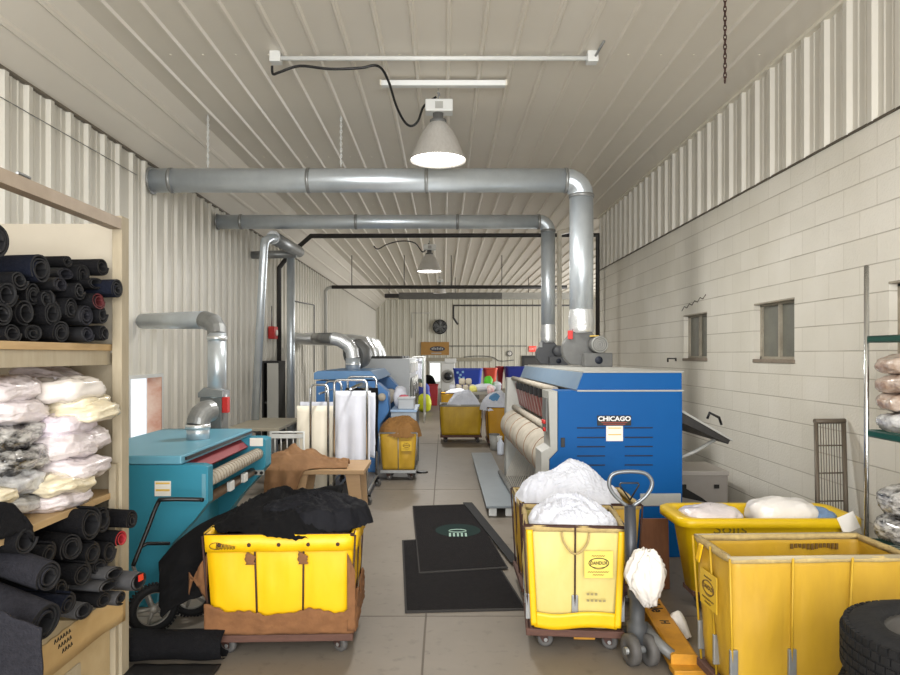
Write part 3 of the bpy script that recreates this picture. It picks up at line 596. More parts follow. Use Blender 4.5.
# near end: kick bar, badge, label, louvres, latch
loc(MB().box(PX(640), PX(681), -.018, .004, PZ(506), PZ(493.5), .006), 'kick_bar', light_grey)
bd = loc(MB().box(PX(597), PX(631), -.010, .004, PZ(425.5), PZ(415.5), .002), 'badge', black_paint)
bx, bz = (PX(597) + PX(631)) / 2, PZ(418.8)
text('badge_lettering', 'CHICAGO', .052, wm(ir) @ facing((bx, -.0115, bz)), mat('white_lettering', (240, 240, 240), .5), bd, sx=1.12, bold=.0015)
loc(MB().box(PX(601), PX(627), -.0112, -.009, PZ(422.8), PZ(421.9)).box(PX(603), PX(625), -.0112, -.009, PZ(424.6), PZ(423.6)), 'badge_rule', mat('badge_red_line', (140, 60, 50), .6), parent=bd)
lb = loc(MB().box(PX(606), PX(622.8), -.006, .004, PZ(441), PZ(425.8)), 'instruction_label', paper)
loc(MB().box(PX(608), PX(621), -.0075, -.005, PZ(428.5), PZ(427.5)).box(PX(608), PX(621), -.0075, -.005, PZ(435), PZ(434)), 'label_print', paper_yellow, parent=lb)
for row, y in enumerate((427.8, 437.4, 446.6, 455.8, 465)):
    for (a, b) in ((576.7, 605), (624.7, 653)):
        loc(MB().box(PX(a), PX(b), -.006, .01, PZ(y + .6), PZ(y - .6), .002), 'louvre', mat('louvre_slot', (10, 26, 52), .6))
loc(MB().box(PX(560.5), PX(564.5), -.012, .004, PZ(447), PZ(437.5), .003), 'door_latch', black_paint)
m = MB().box(PX(548) - .012, PX(548) + .004, .04, .22, 1.02, 1.3, .004); loc(m, 'control_panel', grey_paint)
m = MB()
for k, (y, z) in enumerate(((.07, 1.1), (.14, 1.1), (.07, 1.04))): m.cyl((PX(548) - .03, y, z), (PX(548) - .01, y, z), .018, 10)
loc(m, 'push_buttons', red_plastic)
# folding receiving tray at the back with its stay
tr = loc(MB().prism([(PX(684), 1.21), (1.02, .94), (1.0, .90), (PX(684), 1.10)], .15, LEN - .3, 'y', .004), 'receiving_tray', mat('dark_tray', (40, 38, 37), .45))
loc(MB().prism([(PX(684), 1.215), (1.03, .945), (1.035, .925), (PX(684), 1.195)], .14, LEN - .29), 'tray_edge', light_grey, parent=tr)
loc(MB().tube([(.80, .1, 1.12), (.82, .1, 1.17), (.90, .1, 1.13), (.92, .1, 1.07)], .011, 8), 'tray_handle', black_paint, parent=tr)
loc(MB().tube([(.95, .3, .92), (.78, .3, .82), (.58, .3, .74)], .016, 8), 'tray_stay', light_grey)
loc(MB().prism([(.56, .58), (.8, .44), (.85, .4), (.56, .46)], .2, LEN - .4), 'lower_guide', black_paint)
# the blowers
def blower(X, Y, z, s, label, m_, face, mot):
    t = thing('exhaust_blower', label, 'blower', (X, Y, z), 0, 'exhaust blowers')
    pts = []
    for k in range(0, 41):
        a = R(90 + k * 7.2); r = s * (.29 + .09 * k / 40); pts.append((X - .02 * s + r * math.cos(a), z + s * .33 + r * math.sin(a)))
    pts = [p for p in pts if p[1] > z + .01] + [(X + .17 * s, z + s * .66), (X - .15 * s, z + s * .66)]
    hull = sorted(set(pts)); 
    def half(ps):
        o = []
        for p in ps:
            while len(o) > 1 and (o[-1][0] - o[-2][0]) * (p[1] - o[-2][1]) - (o[-1][1] - o[-2][1]) * (p[0] - o[-2][0]) <= 0: o.pop()
            o.append(p)
        return o
    A, B = half(hull), half(hull[::-1]); hull = A[:-1] + B[:-1]
    MB().prism(hull, Y - .13 * s, Y + .13 * s, 'y', .006).build('scroll_housing', m_, t)
    MB().box(X - .17 * s, X + .17 * s, Y - .15 * s, Y + .15 * s, z + s * .62, z + s * .68, .004).build('outlet_flange', m_, t)
    p = MB().box(X + .0 * s, X + .50 * s, Y - .42 * s, Y - .135 * s, z, z + .25 * s, .008).build('motor_pedestal', m_, t)
    MB().lathe([(.001, 0), (.07 * s, 0), (.07 * s, .01), (.001, .01)], (X + .25 * s, Y - .43 * s, z + .12 * s), (0, 1, 0), 20).build('pedestal_hole', mat('dark_blue_hole', (22, 30, 46), .6), p)
    mo = MB().lathe([(.001, 0), (.135 * s, 0), (.155 * s, .03 * s), (.155 * s, .30 * s), (.001, .30 * s)], (X + .26 * s, Y - .46 * s, z + .40 * s), (0, 1, 0), 28).build('motor', m_, t)
    m = MB()
    if mot:
        for r in (.035, .07, .10, .135): m.tube([(X + .26 * s + r * s * math.cos(a), Y - .465 * s, z + .40 * s + r * s * math.sin(a)) for a in [i * math.pi / 12 for i in range(24)]], .005, 5, closed=True)
        m.build('fan_cowl_grille', light_grey, mo)
        MB().box(X + .12 * s, X + .26 * s, Y - .4 * s, Y - .26 * s, z + .545 * s, z + .565 * s).build('motor_plate', paper_yellow, mo)
    MB().box(X - .25 * s, X - .16 * s, Y - .16 * s, Y - .1 * s, z + .5 * s, z + .66 * s, .006).build('switch_box', red_plastic if mot else galv_dull, t)
    return t
# positions follow the slight turn of the ironer
blower(1.56, 7.75, 1.518, .62, 'larger grey exhaust blower with round motor on the blue ironer', grey_paint, 0, True)
tank = thing('dryer_cabinet', 'tall grey machine cabinet hidden behind the blue ironer, carrying the rear blower', 'machine', (1.5, 9.9, 0))
MB().box(1.3, 2.0, 9.3, 10.5, 0, 1.5, .01).build('cabinet_body', light_grey, tank); MB().box(1.4, 1.7, 9.285, 9.3, .3, 1.2, .005).build('cabinet_door', grey_paint, tank)
blower(1.53, 10.0, 1.50, .52, 'smaller dark grey exhaust blower under the thin duct', mat('dark_blower_paint', (84, 86, 90), .45), 0, False)
# grey platform and things beside the ironer
t = thing('folding_platform', 'long slate grey board on low feet along the front of the blue ironer', 'platform', (.6, 8.6, 0))
MB().box(.43, .74, 6.85, 10.6, .095, .12, .004).build('board', slate, t)
for (x, y) in ((.5, 6.95), (.67, 6.95), (.5, 10.4), (.67, 10.4)): MB().box(x - .04, x + .04, y - .03, y + .03, 0, .095, .006).build('foot', white_paint, t)
t = thing('spray_bottle', 'white spray bottle standing on the floor beyond the slate board', 'bottle', (.935, 11.2, 0))
MB().lathe([(.001, 0), (.052, .0), (.055, .02), (.055, .19), (.02, .25), (.018, .27), (.001, .27)], (.935, 11.2, 0), n=18).build('bottle_body', mat('cloudy_bottle', (222, 230, 244), .3), t)
MB().box(.88, .965, 11.185, 11.215, .27, .31, .006).box(.885, .90, 11.19, 11.21, .23, .28).build('trigger_head', white_paint, t)
t = thing('waste_bin', 'small grey bin behind the white spray bottle', 'bin', (.88, 11.75, 0))
MB().lathe([(.001, .0), (.07, 0), (.09, .27), (.084, .27), (.066, .01), (.001, .01)], (.875, 11.75, 0), n=20).build('bin_body', light_grey, t)
MB().lathe([(.084, .265), (.095, .265), (.095, .28), (.084, .28)], (.875, 11.75, 0), n=20, close=True).build('bin_rim', grey_paint, t)

# ------------------------------------------------------------------ teal ironer on the left
TY = 4.42; TL = 1.62
ti = thing('flatwork_ironer', 'small teal ironing machine with a cream striped roll by the shelf post', 'ironing machine', (-2.05, TY, 0))
q = lambda x, y: ((x - VX) * TY / FPX, H + (VY - y) * TY / FPX)
tp = [(-2.5, 0), (-2.5, q(0, 465)[1]), q(201, 465), q(208, 467), q(208, 503), q(193, 522), q(174, 542), q(161, 560), (q(156, 600)[0], 0)]
for y, dy in ((TY, .1), (TY + TL - .2, .2)): MB().prism(tp, y, y + dy, 'y', .006).build('end_cabinet', teal_paint, ti)
MB().box(-2.5, q(182, 455)[0], TY - .01, TY + TL, q(0, 465)[1] + .003, q(0, 455.5)[1] + .0, .01).build('top_hood', mat('teal_top_reflection', (108, 168, 190), .4, 0, (92, 154, 178), 3, .7), ti)  # paler teal puts the window's reflection on the top into the colour
MB().box(-2.48, -1.95, TY + .1, TY + TL - .2, .1, .93).build('rear_body', teal_paint, ti)
MB().prism([(-1.80, .955), (-1.80, .94), (-1.70, .845), (-1.69, .86)], TY + .1, TY + TL - .2).build('red_guard', mat('dusty_red_guard', (142, 52, 58), .45), ti)
MB().box(-1.74, -1.70, TY + .05, TY + TL - .02, .955, .975).build('hood_lip', black_paint, ti)
m = MB()
rl = MB().cyl((-1.605, TY + .1, .80), (-1.605, TY + TL - .2, .80), .045, 22).build('padded_roll', pad_cloth, ti)
for k in range(21): y = TY + .12 + k * .062; m.tube([(-1.605 + .047 * math.cos(a), y + a * .006, .80 + .047 * math.sin(a)) for a in [i * .524 for i in range(12)]], .004, 5, closed=True)
m.build('roll_tape', mat('tape_grey_brown', (150, 140, 124), .8), rl)
MB().cyl((-1.66, TY + .1, .64), (-1.66, TY + TL - .2, .64), .035, 16).build('lower_shaft', mat('dull_bronze_shaft', (110, 90, 70), .5, .3), ti)
for (y, z) in ((TY + .65, .645), (TY + 1.0, .645)): MB().box(-1.63, -1.60, y, y + .1, z - .02, z + .05, .004).build('guide_clip', white_paint, ti)
lb = MB().box(q(155, 0)[0], q(171, 0)[0], TY - .005, TY + .002, q(0, 496)[1], q(0, 481)[1]).build('warning_label', paper, ti)
MB().box(q(156, 0)[0], q(170, 0)[0], TY - .007, TY - .004, q(0, 484)[1], q(0, 482.3)[1]).box(q(156, 0)[0], q(170, 0)[0], TY - .007, TY - .004, q(0, 491)[1], q(0, 489)[1]).build('label_print', paper_yellow, lb)
MB().box(q(202, 0)[0], q(206, 0)[0], TY - .005, TY + .002, q(0, 500)[1], q(0, 474)[1]).build('control_strip', mat('teal_strip', (96, 150, 168), .5), ti)
fy = TY + TL - .2
f2 = lambda x, y: ((x - VX) * fy / FPX, H + (VY - y) * fy / FPX)
MB().box(f2(250, 0)[0], f2(263, 0)[0], fy - .006, fy + .002, f2(0, 446)[1], f2(0, 438)[1]).build('instruction_label', paper, ti)
sw = MB().box(f2(249, 0)[0], f2(264, 0)[0], fy - .012, fy + .002, f2(0, 475)[1], f2(0, 470)[1], .002).build('switch_plate', light_grey, ti)
m = MB()
for x in (251, 256.5, 262): m.cyl((f2(x, 0)[0], fy - .024, f2(0, 472.5)[1]), (f2(x, 0)[0], fy - .01, f2(0, 472.5)[1]), .014, 10)
m.build('switch_knobs', black_paint, sw)
# exhaust of the teal ironer: elbow, blower, riser, run to the wall
t = thing('exhaust_duct', 'short galvanised duct rising behind the teal ironer and turning to the left wall', 'duct', (-2.04, 6.18, .0))
el = q
bx = -2.05
pw_ = at(134, 320, 7.3)
r0 = at(217, 400, 6.15); rt = at(217, 335, 6.15); c0 = at(205, 320, 6.3)
MB().tube([(r0.x, 6.15, r0.z - .02), (rt.x, 6.15, rt.z + .02)], .082, 24).build('riser', galv, t)
MB().tube([(rt.x, 6.15, rt.z), (rt.x - .012, 6.17, rt.z + .06), (rt.x - .05, 6.2, rt.z + .11), (c0.x, 6.28, c0.z)], .084, 20, caps=False).build('elbow', galv_dull, t, smooth=False)
MB().tube([c0, (XL + .115, 7.40, 2.02)], .084, 24).build('duct_run', galv, t)
for z in (r0.z + .03, rt.z - .03): m = MB(); rings(m, (rt.x, 6.15, z), (0, 0, 1), .082); m.build('joint_band', foil, t)
m = MB()
MB().prism([(rt.x - .14, 1.27), (rt.x + .085, 1.27), (rt.x + .085, 1.33), (rt.x - .085, 1.36), (rt.x - .14, 1.31)], 6.05, 6.25, 'y', .004).build('transition', galv_dull, t)
m = MB(); m.box(rt.x - .125, rt.x + .07, 6.06, 6.26, 0.0, 1.27, .008); b = m.build('blower_housing', grey_paint, t)
MB().box(rt.x + .07, rt.x + .125, 6.07, 6.13, 1.13, 1.27, .006).build('switch_box', red_plastic, b)
e0 = at(198, 441, 5.3)
t = thing('exhaust_elbow', 'stubby galvanised elbow standing on top of the teal ironer', 'duct', (e0.x, 5.3, .99))
MB().tube([(e0.x, 5.3, .985), (e0.x, 5.3, 1.10)], .086, 24).build('collar', galv, t)
MB().tube([(e0.x, 5.3, 1.10), (e0.x + .004, 5.31, 1.14), (e0.x + .015, 5.33, 1.175), (e0.x + .035, 5.37, 1.20), (e0.x + .055, 5.42, 1.205)], .088, 24).build('elbow', galv_dull, t, smooth=False)
m = MB(); rings(m, (e0.x, 5.3, 1.09), (0, 0, 1), .086); m.build('joint_band', foil, t)
# dark cabinet on the left wall, counter, and further left machines
t = thing('storage_cabinet', 'dark open-fronted cabinet against the left wall behind the slanting vent pipe', 'cabinet', (-3.2, 12.7, 0))
MB().box(XL + .04, -3.06, 12.5, 12.54, 0, .08).box(XL + .04, -3.06, 13.0, 13.04, 0, 1.54).box(XL + .04, -3.06, 12.5, 13.04, 1.5, 1.54).box(XL + .04, XL + .07, 12.5, 13.04, 0, 1.5).box(-3.1, -3.06, 12.5, 13.04, 0, 1.5).build('cabinet_body', mat('dark_cabinet', (46, 45, 44), .6), t)
MB().box(XL + .08, -3.1, 12.54, 13.0, .05, .1).box(XL + .08, -3.1, 12.54, 13.0, .75, .78).build('shelf', grey_paint, t)
m = MB(); m.box(-3.26, -3.06, 12.46, 12.495, .08, 1.5); m.build('door', mat('off_white_door', (206, 204, 196), .5), t)
t = thing('work_counter', 'grey topped counter behind the brown cloths by the left wall', 'counter', (-2.35, 9.0, 0))
MB().box(-2.75, -2.08, 8.5, 9.9, .69, .73, .006).build('counter_top', mat('counter_tan', (172, 164, 146), .5, 0, (150, 142, 124), 4, .7), t)
for (x, y) in ((-2.7, 8.56), (-2.14, 8.56), (-2.7, 9.84), (-2.14, 9.84)): MB().box(x - .03, x + .03, y - .03, y + .03, 0, .69).build('leg', grey_paint, t)
t = thing('metal_chair', 'white framed chair back showing above the brown cloths', 'chair', (-1.76, 7.8, 0))
MB().tube([(-2.0, 7.8, 0), (-2.0, 7.8, .76), (-1.62, 7.8, .76), (-1.62, 7.8, 0)], .014, 8).build('back_frame', white_paint, t)
MB().box(-1.99, -1.63, 7.79, 7.81, .69, .74).build('back_panel', white_paint, t)
m = MB()
for k in range(5): m.cyl((-1.95 + k * .07, 7.8, .5), (-1.95 + k * .07, 7.8, .7), .006, 6)
m.build('back_spindles', white_paint, t)
MB().box(-2.0, -1.62, 7.82, 8.2, .42, .45, .008).build('seat', black_paint, t)
for x in (-1.98, -1.64): MB().cyl((x, 8.18, 0), (x, 8.18, .42), .012, 8).build('leg', white_paint, t)
# mid blue ironer behind the garment racks
BY = 9.5
q2 = lambda x, y: ((x - VX) * BY / FPX, H + (VY - y) * BY / FPX)
bi = thing('flatwork_ironer', 'mid blue ironing machine partly hidden behind the garment racks', 'ironing machine', (-1.3, BY, 0))
MB().prism([q2(316, 436)[:1] + (0,), q2(316, 381), q2(375, 381), q2(388, 392), q2(389, 412), q2(380, 425), q2(376, 440)[:1] + (0,)], BY, BY + .35, 'y', .01).build('end_cabinet', blue2_paint, bi)
MB().prism([q2(314, 379.5), q2(314, 373), q2(318, 371), q2(371, 371), q2(379, 379.5)], BY - .02, BY + 2.2, 'y', .006).build('hood', mat('mid_blue_hood', (92, 134, 176), .4, 0, (76, 120, 166), 3, .7), bi)
MB().box(q2(318, 0)[0], q2(366, 0)[0], BY + .35, BY + 2.0, .1, 1.27).build('rear_body', blue2_paint, bi)
MB().prism([q2(360, 425)[:1] + (0,), q2(360, 381), q2(378, 381), q2(388, 392), q2(389, 412), q2(376, 440)[:1] + (0,)], BY + 1.85, BY + 2.2, 'y', .01).build('far_cabinet', blue2_paint, bi)
MB().cyl((-.90, BY + .35, .98), (-.90, BY + 1.85, .98), .11, 20).build('padded_roll', pad_cloth, bi)
hw = q2(382, 397)
MB().lathe([(.001, -.02), (.05, -.02), (.055, .0), (.055, .03), (.001, .03)], (hw[0], BY - .03, hw[1]), (0, 1, 0), 20).build('hand_wheel', pad_cloth, bi)
t = thing('exhaust_duct', 'galvanised duct with a flexible elbow on the mid blue ironer', 'duct', (-1.32, 10.6, 1.42))
Y = 10.6; e0 = at(353, 370, Y)
MB().tube([(e0.x, Y, 1.38), (e0.x, Y, at(0, 358, Y).z)], .115, 22).build('collar', galv, t)
MB().tube([at(353, 358, Y), at(352, 351, Y), at(348, 345, Y), at(340, 340, Y), at(332, 338, Y)], .105, 20, caps=False).build('elbow', foil, t, smooth=False)
MB().tube([at(335, 338, Y), (XL + .17, 16.0, 2.06)], [.085, .115], 20).build('duct_run', galv_dull, t)
m = MB(); rings(m, (e0.x, Y, 1.5), (0, 0, 1), .115); m.build('joint_band', foil, t)
m = MB(); m.lathe([(.2, -.1), (.24, -.06), (.24, .06), (.2, .1)], at(357, 354, Y + .25), (.5, .85, .2), 24); m.lathe([(.001, .1), (.2, .1)], at(357, 354, Y + .25), (.5, .85, .2), 24); m.lathe([(.2, -.1), (.001, -.1)], at(357, 354, Y + .25), (.5, .85, .2), 24)
m.build('blower_drum', grey_paint, t)
for k, (x, y, Y, ll) in enumerate(((366, 352, 13.4, 'first'), (372, 352, 14.4, 'second'), (377, 353, 15.4, 'third'))):
    p = at(x, y, Y); t = thing('exhaust_duct', 'crinkled foil duct bending from the %s white dryer to the left wall' % {'first': 'nearest', 'second': 'middle', 'third': 'farthest'}[ll], 'duct', (p.x, Y, 1.6), 0, 'dryer exhaust ducts')
    P = [(p.x + .05, Y + .4, 1.56), (p.x + .04, Y + .4, 1.70), (p.x - .04, Y + .42, 1.84), (p.x - .25, Y + .5, 1.95), (XL + .2, Y + .6, 2.0)]
    m = MB(); sp = smooth(P, 8); m.tube(sp, [.11 + (.012 if i % 2 else 0) for i in range(len(sp))], 18); m.build('duct_hose', foil, t)
    m = MB(); rings(m, P[0], (0, 0, 1), .125); m.build('joint_band', galv_dull, t)
# row of white dryers
for k, (Y, ll) in enumerate(((13.0, 'nearest'), (14.0, 'middle'), (15.0, 'farthest'))):
    z = 1.58; x0, x1 = -1.9, -.66
    t = thing('tumble_dryer', '%s big white dryer of the row behind the mid blue ironer' % ll, 'dryer', ((x0 + x1) / 2, Y + .45, 0), 0, 'white dryers in a row')
    MB().box(x0, x1, Y, Y + .94, .02, z, .012).build('dryer_body', mat('dryer_grey_white', (204, 208, 210), .4, 0, (190, 194, 196), 3, .8), t)
    dd = MB().lathe([(.001, 0), (.32, 0), (.36, .03), (.36, .06), (.001, .06)], (x1, Y + .47, .85), (1, 0, 0), 28).build('door', light_grey, t)
    MB().lathe([(.001, .062), (.24, .062), (.24, .075), (.001, .075)], (x1, Y + .47, .85), (1, 0, 0), 28).build('door_glass', mat('dark_door_glass', (46, 50, 54), .15), dd)
    MB().box(x1, x1 + .05, Y + .08, Y + .86, 1.3, 1.5, .008).build('control_panel', white_paint, t)
    MB().box(x0 + .2, x1 - .15, Y + .1, Y + .8, z, z + .05, .01).build('lint_box', mat('dark_lint_box', (66, 66, 64), .7), t)
# ------------------------------------------------------------------ wheeled canvas baskets
def caster(par, x, y, zt, r=.05, ang=0., name='caster', wm_=None):
    c_ = MB(); s_, k = math.sin(ang), math.cos(ang)
    def q(u, v, z): return (x + u * k - v * s_, y + u * s_ + v * k, z)
    off = .02
    for v in (-.024, .024):
        c_.prism([(q(-.012 + off - .02, v, 0)[0], 0)] * 0 or [(-.03, zt), (.03, zt), (off + .014, r - .012), (off - .014, r - .012)], v - .003, v + .003, 'y') if False else None
        P = [(-.03, zt), (.03, zt), (off + .014, r - .012), (off - .014, r - .012)]
        a = [Vector(q(u, v - .003, z)) for u, z in P]; b = [Vector(q(u, v + .003, z)) for u, z in P]
        c_.mesh(a + b, [(0, 1, 2, 3), (7, 6, 5, 4)] + [(i, i + 4, (i + 1) % 4 + 4, (i + 1) % 4) for i in range(4)])
    c_.box(x - .035, x + .035, y - .035, y + .035, zt - .008, zt)
    o = c_.build(name, rust if wm_ is None else wm_, par)
    n = Vector((-s_, k, 0)); ce = Vector(q(off, 0, r))
    MB().lathe([(.012, -.018), (r * .7, -.018), (r - .006, -.017), (r, -.008), (r, .008), (r - .006, .017), (r * .7, .018), (.012, .018)], ce, n, 22, close=True).build('wheel', wheel_grey, o)
    MB().cyl(ce - n * .028, ce + n * .028, .011, 8).build('axle', galv_dull, o)
def basket(label, X, Y, W, D, Ht, canvas, nf=2, ns=2, rz=0., zd=.13, group='wheeled canvas laundry baskets', rim=rust, post=rust, hem=None, seed=1, bulge=.012, postsout=True, brackets=False, deck=deck_wood, straps=False, tag_=None, logo=None, taper=.03, inset=0.):
    """X, Y: middle of the front face's foot"""
    t = thing('laundry_cart', label, 'laundry cart', (X, Y, 0), rz, group)
    M = wm(t)
    def L(mb, name, m, parent=t, **k): return mb.build(name, m, parent, local=True, **k)
    x0, x1, y0, y1 = -W / 2, W / 2, 0., D
    per = []
    for (a, b, n) in (((x0, y0), (x1, y0), nf), ((x1, y0), (x1, y1), ns), ((x1, y1), (x0, y1), nf), ((x0, y1), (x0, y0), ns)):
        k = max(6 * n, 12)
        for i in range(k): u = i / k; per.append((a[0] + (b[0] - a[0]) * u, a[1] + (b[1] - a[1]) * u, (b[1] - a[1], -(b[0] - a[0])), abs(math.sin(math.pi * u * n)), u))
    nP = len(per); z0 = zd + .005
    def pt(i, z, inner):
        x, y, nrm, s_, u = per[i % nP]; l = math.hypot(*nrm); nx, ny = nrm[0] / l, nrm[1] / l
        h = (z - z0) / (Ht - z0); tp = taper * (1 - h)
        sx = 1 - 2 * tp / W; sy = 1 - 2 * tp / D
        cx_, cy_ = x * sx, D / 2 + (y - D / 2) * sy
        b = bulge * s_ * math.sin(math.pi * min(1, h * .9 + .1)) + .009 * nz(x * 9 + y * 7, z * 5, seed) + .013 * fold(x + y, z * .45, seed, 8, .25) * math.sin(math.pi * h)
        if s_ < 1e-6: b = 0
        b -= (.007 if inner else 0)
        return Vector((cx_ + nx * b, cy_ + ny * b, z))
    zs = [z0 + (Ht - z0) * k / 14 for k in range(15)]
    mb = MB(); V = [[mb.bm.verts.new(pt(i, z, False)) for z in zs] + [mb.bm.verts.new(pt(i, z, True)) for z in zs[::-1]] for i in range(nP)]
    for i in range(nP):
        for j in range(29): mb.bm.faces.new((V[i][j], V[(i + 1) % nP][j], V[(i + 1) % nP][j + 1], V[i][j + 1])).smooth = True
    mb.bm.faces.new([V[i][29] for i in range(nP)]); mb.bm.faces.new([V[i][0] for i in range(nP)][::-1])
    L(mb, 'canvas_body', canvas)
    # hem
    if hem:
        hz = hem[1]; mb = MB(); zz = [Ht - hz, Ht - hz * .5, Ht + .004]
        V = []
        for i in range(nP):
            o = [pt(i, z, False) for z in zz]; nrm = per[i][2]; l = math.hypot(*nrm); n = Vector((nrm[0] / l, nrm[1] / l, 0))
            row = [mb.bm.verts.new(p + n * (hem[3] + .004 * nz(i * .7, k * 3., seed))) for k, p in enumerate(o)] + [mb.bm.verts.new(pt(i, Ht, True) - n * .004 + Vector((0, 0, .004)))] + [mb.bm.verts.new(pt(i, Ht - hz, True) - n * .004)]
            V.append(row)
        for i in range(nP):
            for j in range(4): mb.bm.faces.new((V[i][j], V[(i + 1) % nP][j], V[(i + 1) % nP][j + 1], V[i][j + 1])).smooth = True
        h_ = L(mb, 'hem_band', hem[0], solid=.003)
        if hem[2]:
            for k in range(hem[2]):
                x = x0 + W * (k + .5) / hem[2]; L(MB().lathe([(.001, 0), (.011, 0), (.009, -.006), (.001, -.006)], (x, y0 - .026, Ht - hz * .55), (0, 1, 0), 12), 'grommet', rust, parent=h_)
    # rim, posts, deck, casters
    e = .006
    L(MB().tube([(x0 - e, y0 - e, Ht), (x1 + e, y0 - e, Ht), (x1 + e, y1 + e, Ht), (x0 - e, y1 + e, Ht)], .0095, 8, closed=True), 'rim_rail', rim)
    pts_ = [(x0 + W * k / nf, y) for k in range(nf + 1) for y in (y0, y1)] + [(x, y0 + D * k / ns) for k in range(1, ns) for x in (x0, x1)]
    for (x, y) in pts_:
        sx = 1 - 2 * taper / W; sy = 1 - 2 * taper / D
        ox = .014 * (1 if x > 1e-4 + x1 * .99 else -1 if x < x0 * .99 else 0); oy = -.014 if y < .01 else .014 if y > D - .01 else 0
        L(MB().tube([(x * sx + ox, D / 2 + (y - D / 2) * sy + oy, zd - .0), (x + ox, y + oy, Ht)], .0055, 6), 'frame_post', post)
        if brackets: L(MB().box(x * sx + ox - .018, x * sx + ox + .018, D / 2 + (y - D / 2) * sy + oy - .012, D / 2 + (y - D / 2) * sy + oy + .004, zd + .05, zd + .19, .003), 'bracket', galv_dull)
    dk = MB(); dk.box(x0 + .0, x1 - .0, y0 - .005, y1 + .005, zd - .04, zd, .005); L(dk, 'deck', deck)
    for (x, y) in ((x0 + .09, y0 + .07), (x1 - .09, y0 + .07), (x0 + .09, y1 - .09), (x1 - .09, y1 - .09)):
        caster_local(t, x, y, zd - .04, .045, rnd.uniform(-.9, .9))
    return t
def caster_local(t, x, y, zt, r, ang):
    p = wm(t) @ Vector((x, y, 0)); caster(t, p.x, p.y, zt, r, ang + t.rotation_euler.z)
def logo(t, p, n, s, m=ink):
    """oval maker's mark with lettering, printed on a sewn patch"""
    M = facing(p, n); pt = MB(); pt.prism([(-.075 * s, -.07 * s), (.075 * s, -.07 * s), (.075 * s, .07 * s), (-.075 * s, .07 * s)], -.0015, .0015, 'z')
    for v in pt.bm.verts: v.co = M @ v.co
    o = pt.build('logo_patch', mat('patch_yellow', (228, 204, 96), .6) if m is ink else mat('patch_gold', (206, 168, 34), .55), t)
    r = MB(); r.tube([M @ Vector((.052 * s * math.cos(a), .026 * s * math.sin(a) + .008 * s, .002)) for a in [i * math.pi / 14 for i in range(28)]], .0026 * s, 5, closed=True)
    r.tube([M @ Vector((.044 * s * math.cos(a), .03 * s * math.sin(a) + .006 * s, .002)) for a in [i * math.pi / 14 for i in range(28)]], .0012 * s, 5, closed=True)
    r.build('logo_ring', m, o)
    text('logo_lettering', 'DANDUX', .024 * s, M @ Matrix.Translation((0, .008 * s, .002)), m, o, bold=.0008, sx=.84)
    for zz, n_, z_h in ((-.038, 9, .006), (-.053, 5, .005), (.046, 6, .005)):
        k = MB(); k.tube([Vector((-.0063 * n_ * s + q_ * .0063 * s, (zz + (.003 if q_ % 2 else -.003)) * s, .002)) for q_ in range(2 * n_)], .0016 * s, 4)
        for v in k.bm.verts: v.co = M @ v.co
        k.build('logo_small_print', m, o)

# front left basket, bright yellow with torn brown backing, full of black cloths
ca = basket('bright yellow laundry cart with torn brown backing, piled with black cloths', -.90, 3.70, .80, .54, .665, canvas_bright, 3, 2, R(2), .12, hem=(canvas_bright, .085, 5, .022), seed=3, bulge=.008)
def torn(i, j):
    # band of torn backing around the foot, front side; ragged upper edge
    x = -.405 + .81 * i; top = .275 + .045 * nz(i * 6, 1.7) + .03 * abs(nz(i * 15, 3)) - .03 * math.sin(i * 3.1)
    z = .125 + (top - .125) * j
    return Vector((x, -.012 - .014 * abs(nz(i * 9, j * 4, 2)) + .02 * (1 - j) * .4, z))
MB().grid(60, 10, torn).build('torn_backing', brown_wrap, ca, local=True, solid=.006)
def torn2(i, j):
    y = .54 * i; top = .34 - .05 * i + .09 * nz(i * 7, 4.4)
    return Vector((.41 + .025 * abs(nz(i * 8, j * 5, 8)), y, .13 + (top - .13) * j))
MB().grid(40, 14, torn2).build('torn_backing', brown_wrap, ca, local=True, solid=.006)
def flap(i, j):
    # torn piece sticking out at the left
    w_ = (1 - i) ** .7
    return Vector((-.40 - .13 * i, .02 + .10 * i + .02 * nz(i * 4, j * 4, 5), .30 + .26 * j * w_ + .13 * i * (1 - j) + .012 * nz(i * 9, j * 9, 1)))
MB().grid(16, 12, flap).build('torn_flap', brown_wrap, ca, local=True, solid=.005)
for x in (.39,): MB().grid(6, 16, lambda i, j, x=x: Vector((x - .02 + .045 * i, -.016 - .006 * nz(i * 3, j * 6, x * 9), .14 + .43 * j - .1 * i * j))).build('torn_strip', brown_wrap, ca, local=True, solid=.004)
for x in (-.155, .13): MB().grid(5, 8, lambda i, j, x=x: Vector((x - .025 + .05 * i + .012 * nz(j * 4, x), -.02, .51 + .075 * j * (1 - .4 * i)))).build('torn_tab', brown_wrap, ca, local=True, solid=.004)
M = wm(ca) @ facing((-.335, -.030, .615))
r = MB(); r.tube([M @ Vector((.036 * math.cos(a), .018 * math.sin(a), 0)) for a in [i * .35 for i in range(18)]], .002, 5, closed=True)
for k in range(14): r.box(0, 0, 0, 0, 0, 0) if False else r.tube([M @ Vector((.0 + k * .0075, -.02 + .004 * (k % 2), 0)), M @ Vector((.004 + k * .0075, .019 - k * .0015, 0))], .0022, 4)
r.build('printed_mark', ink_brown, ca)
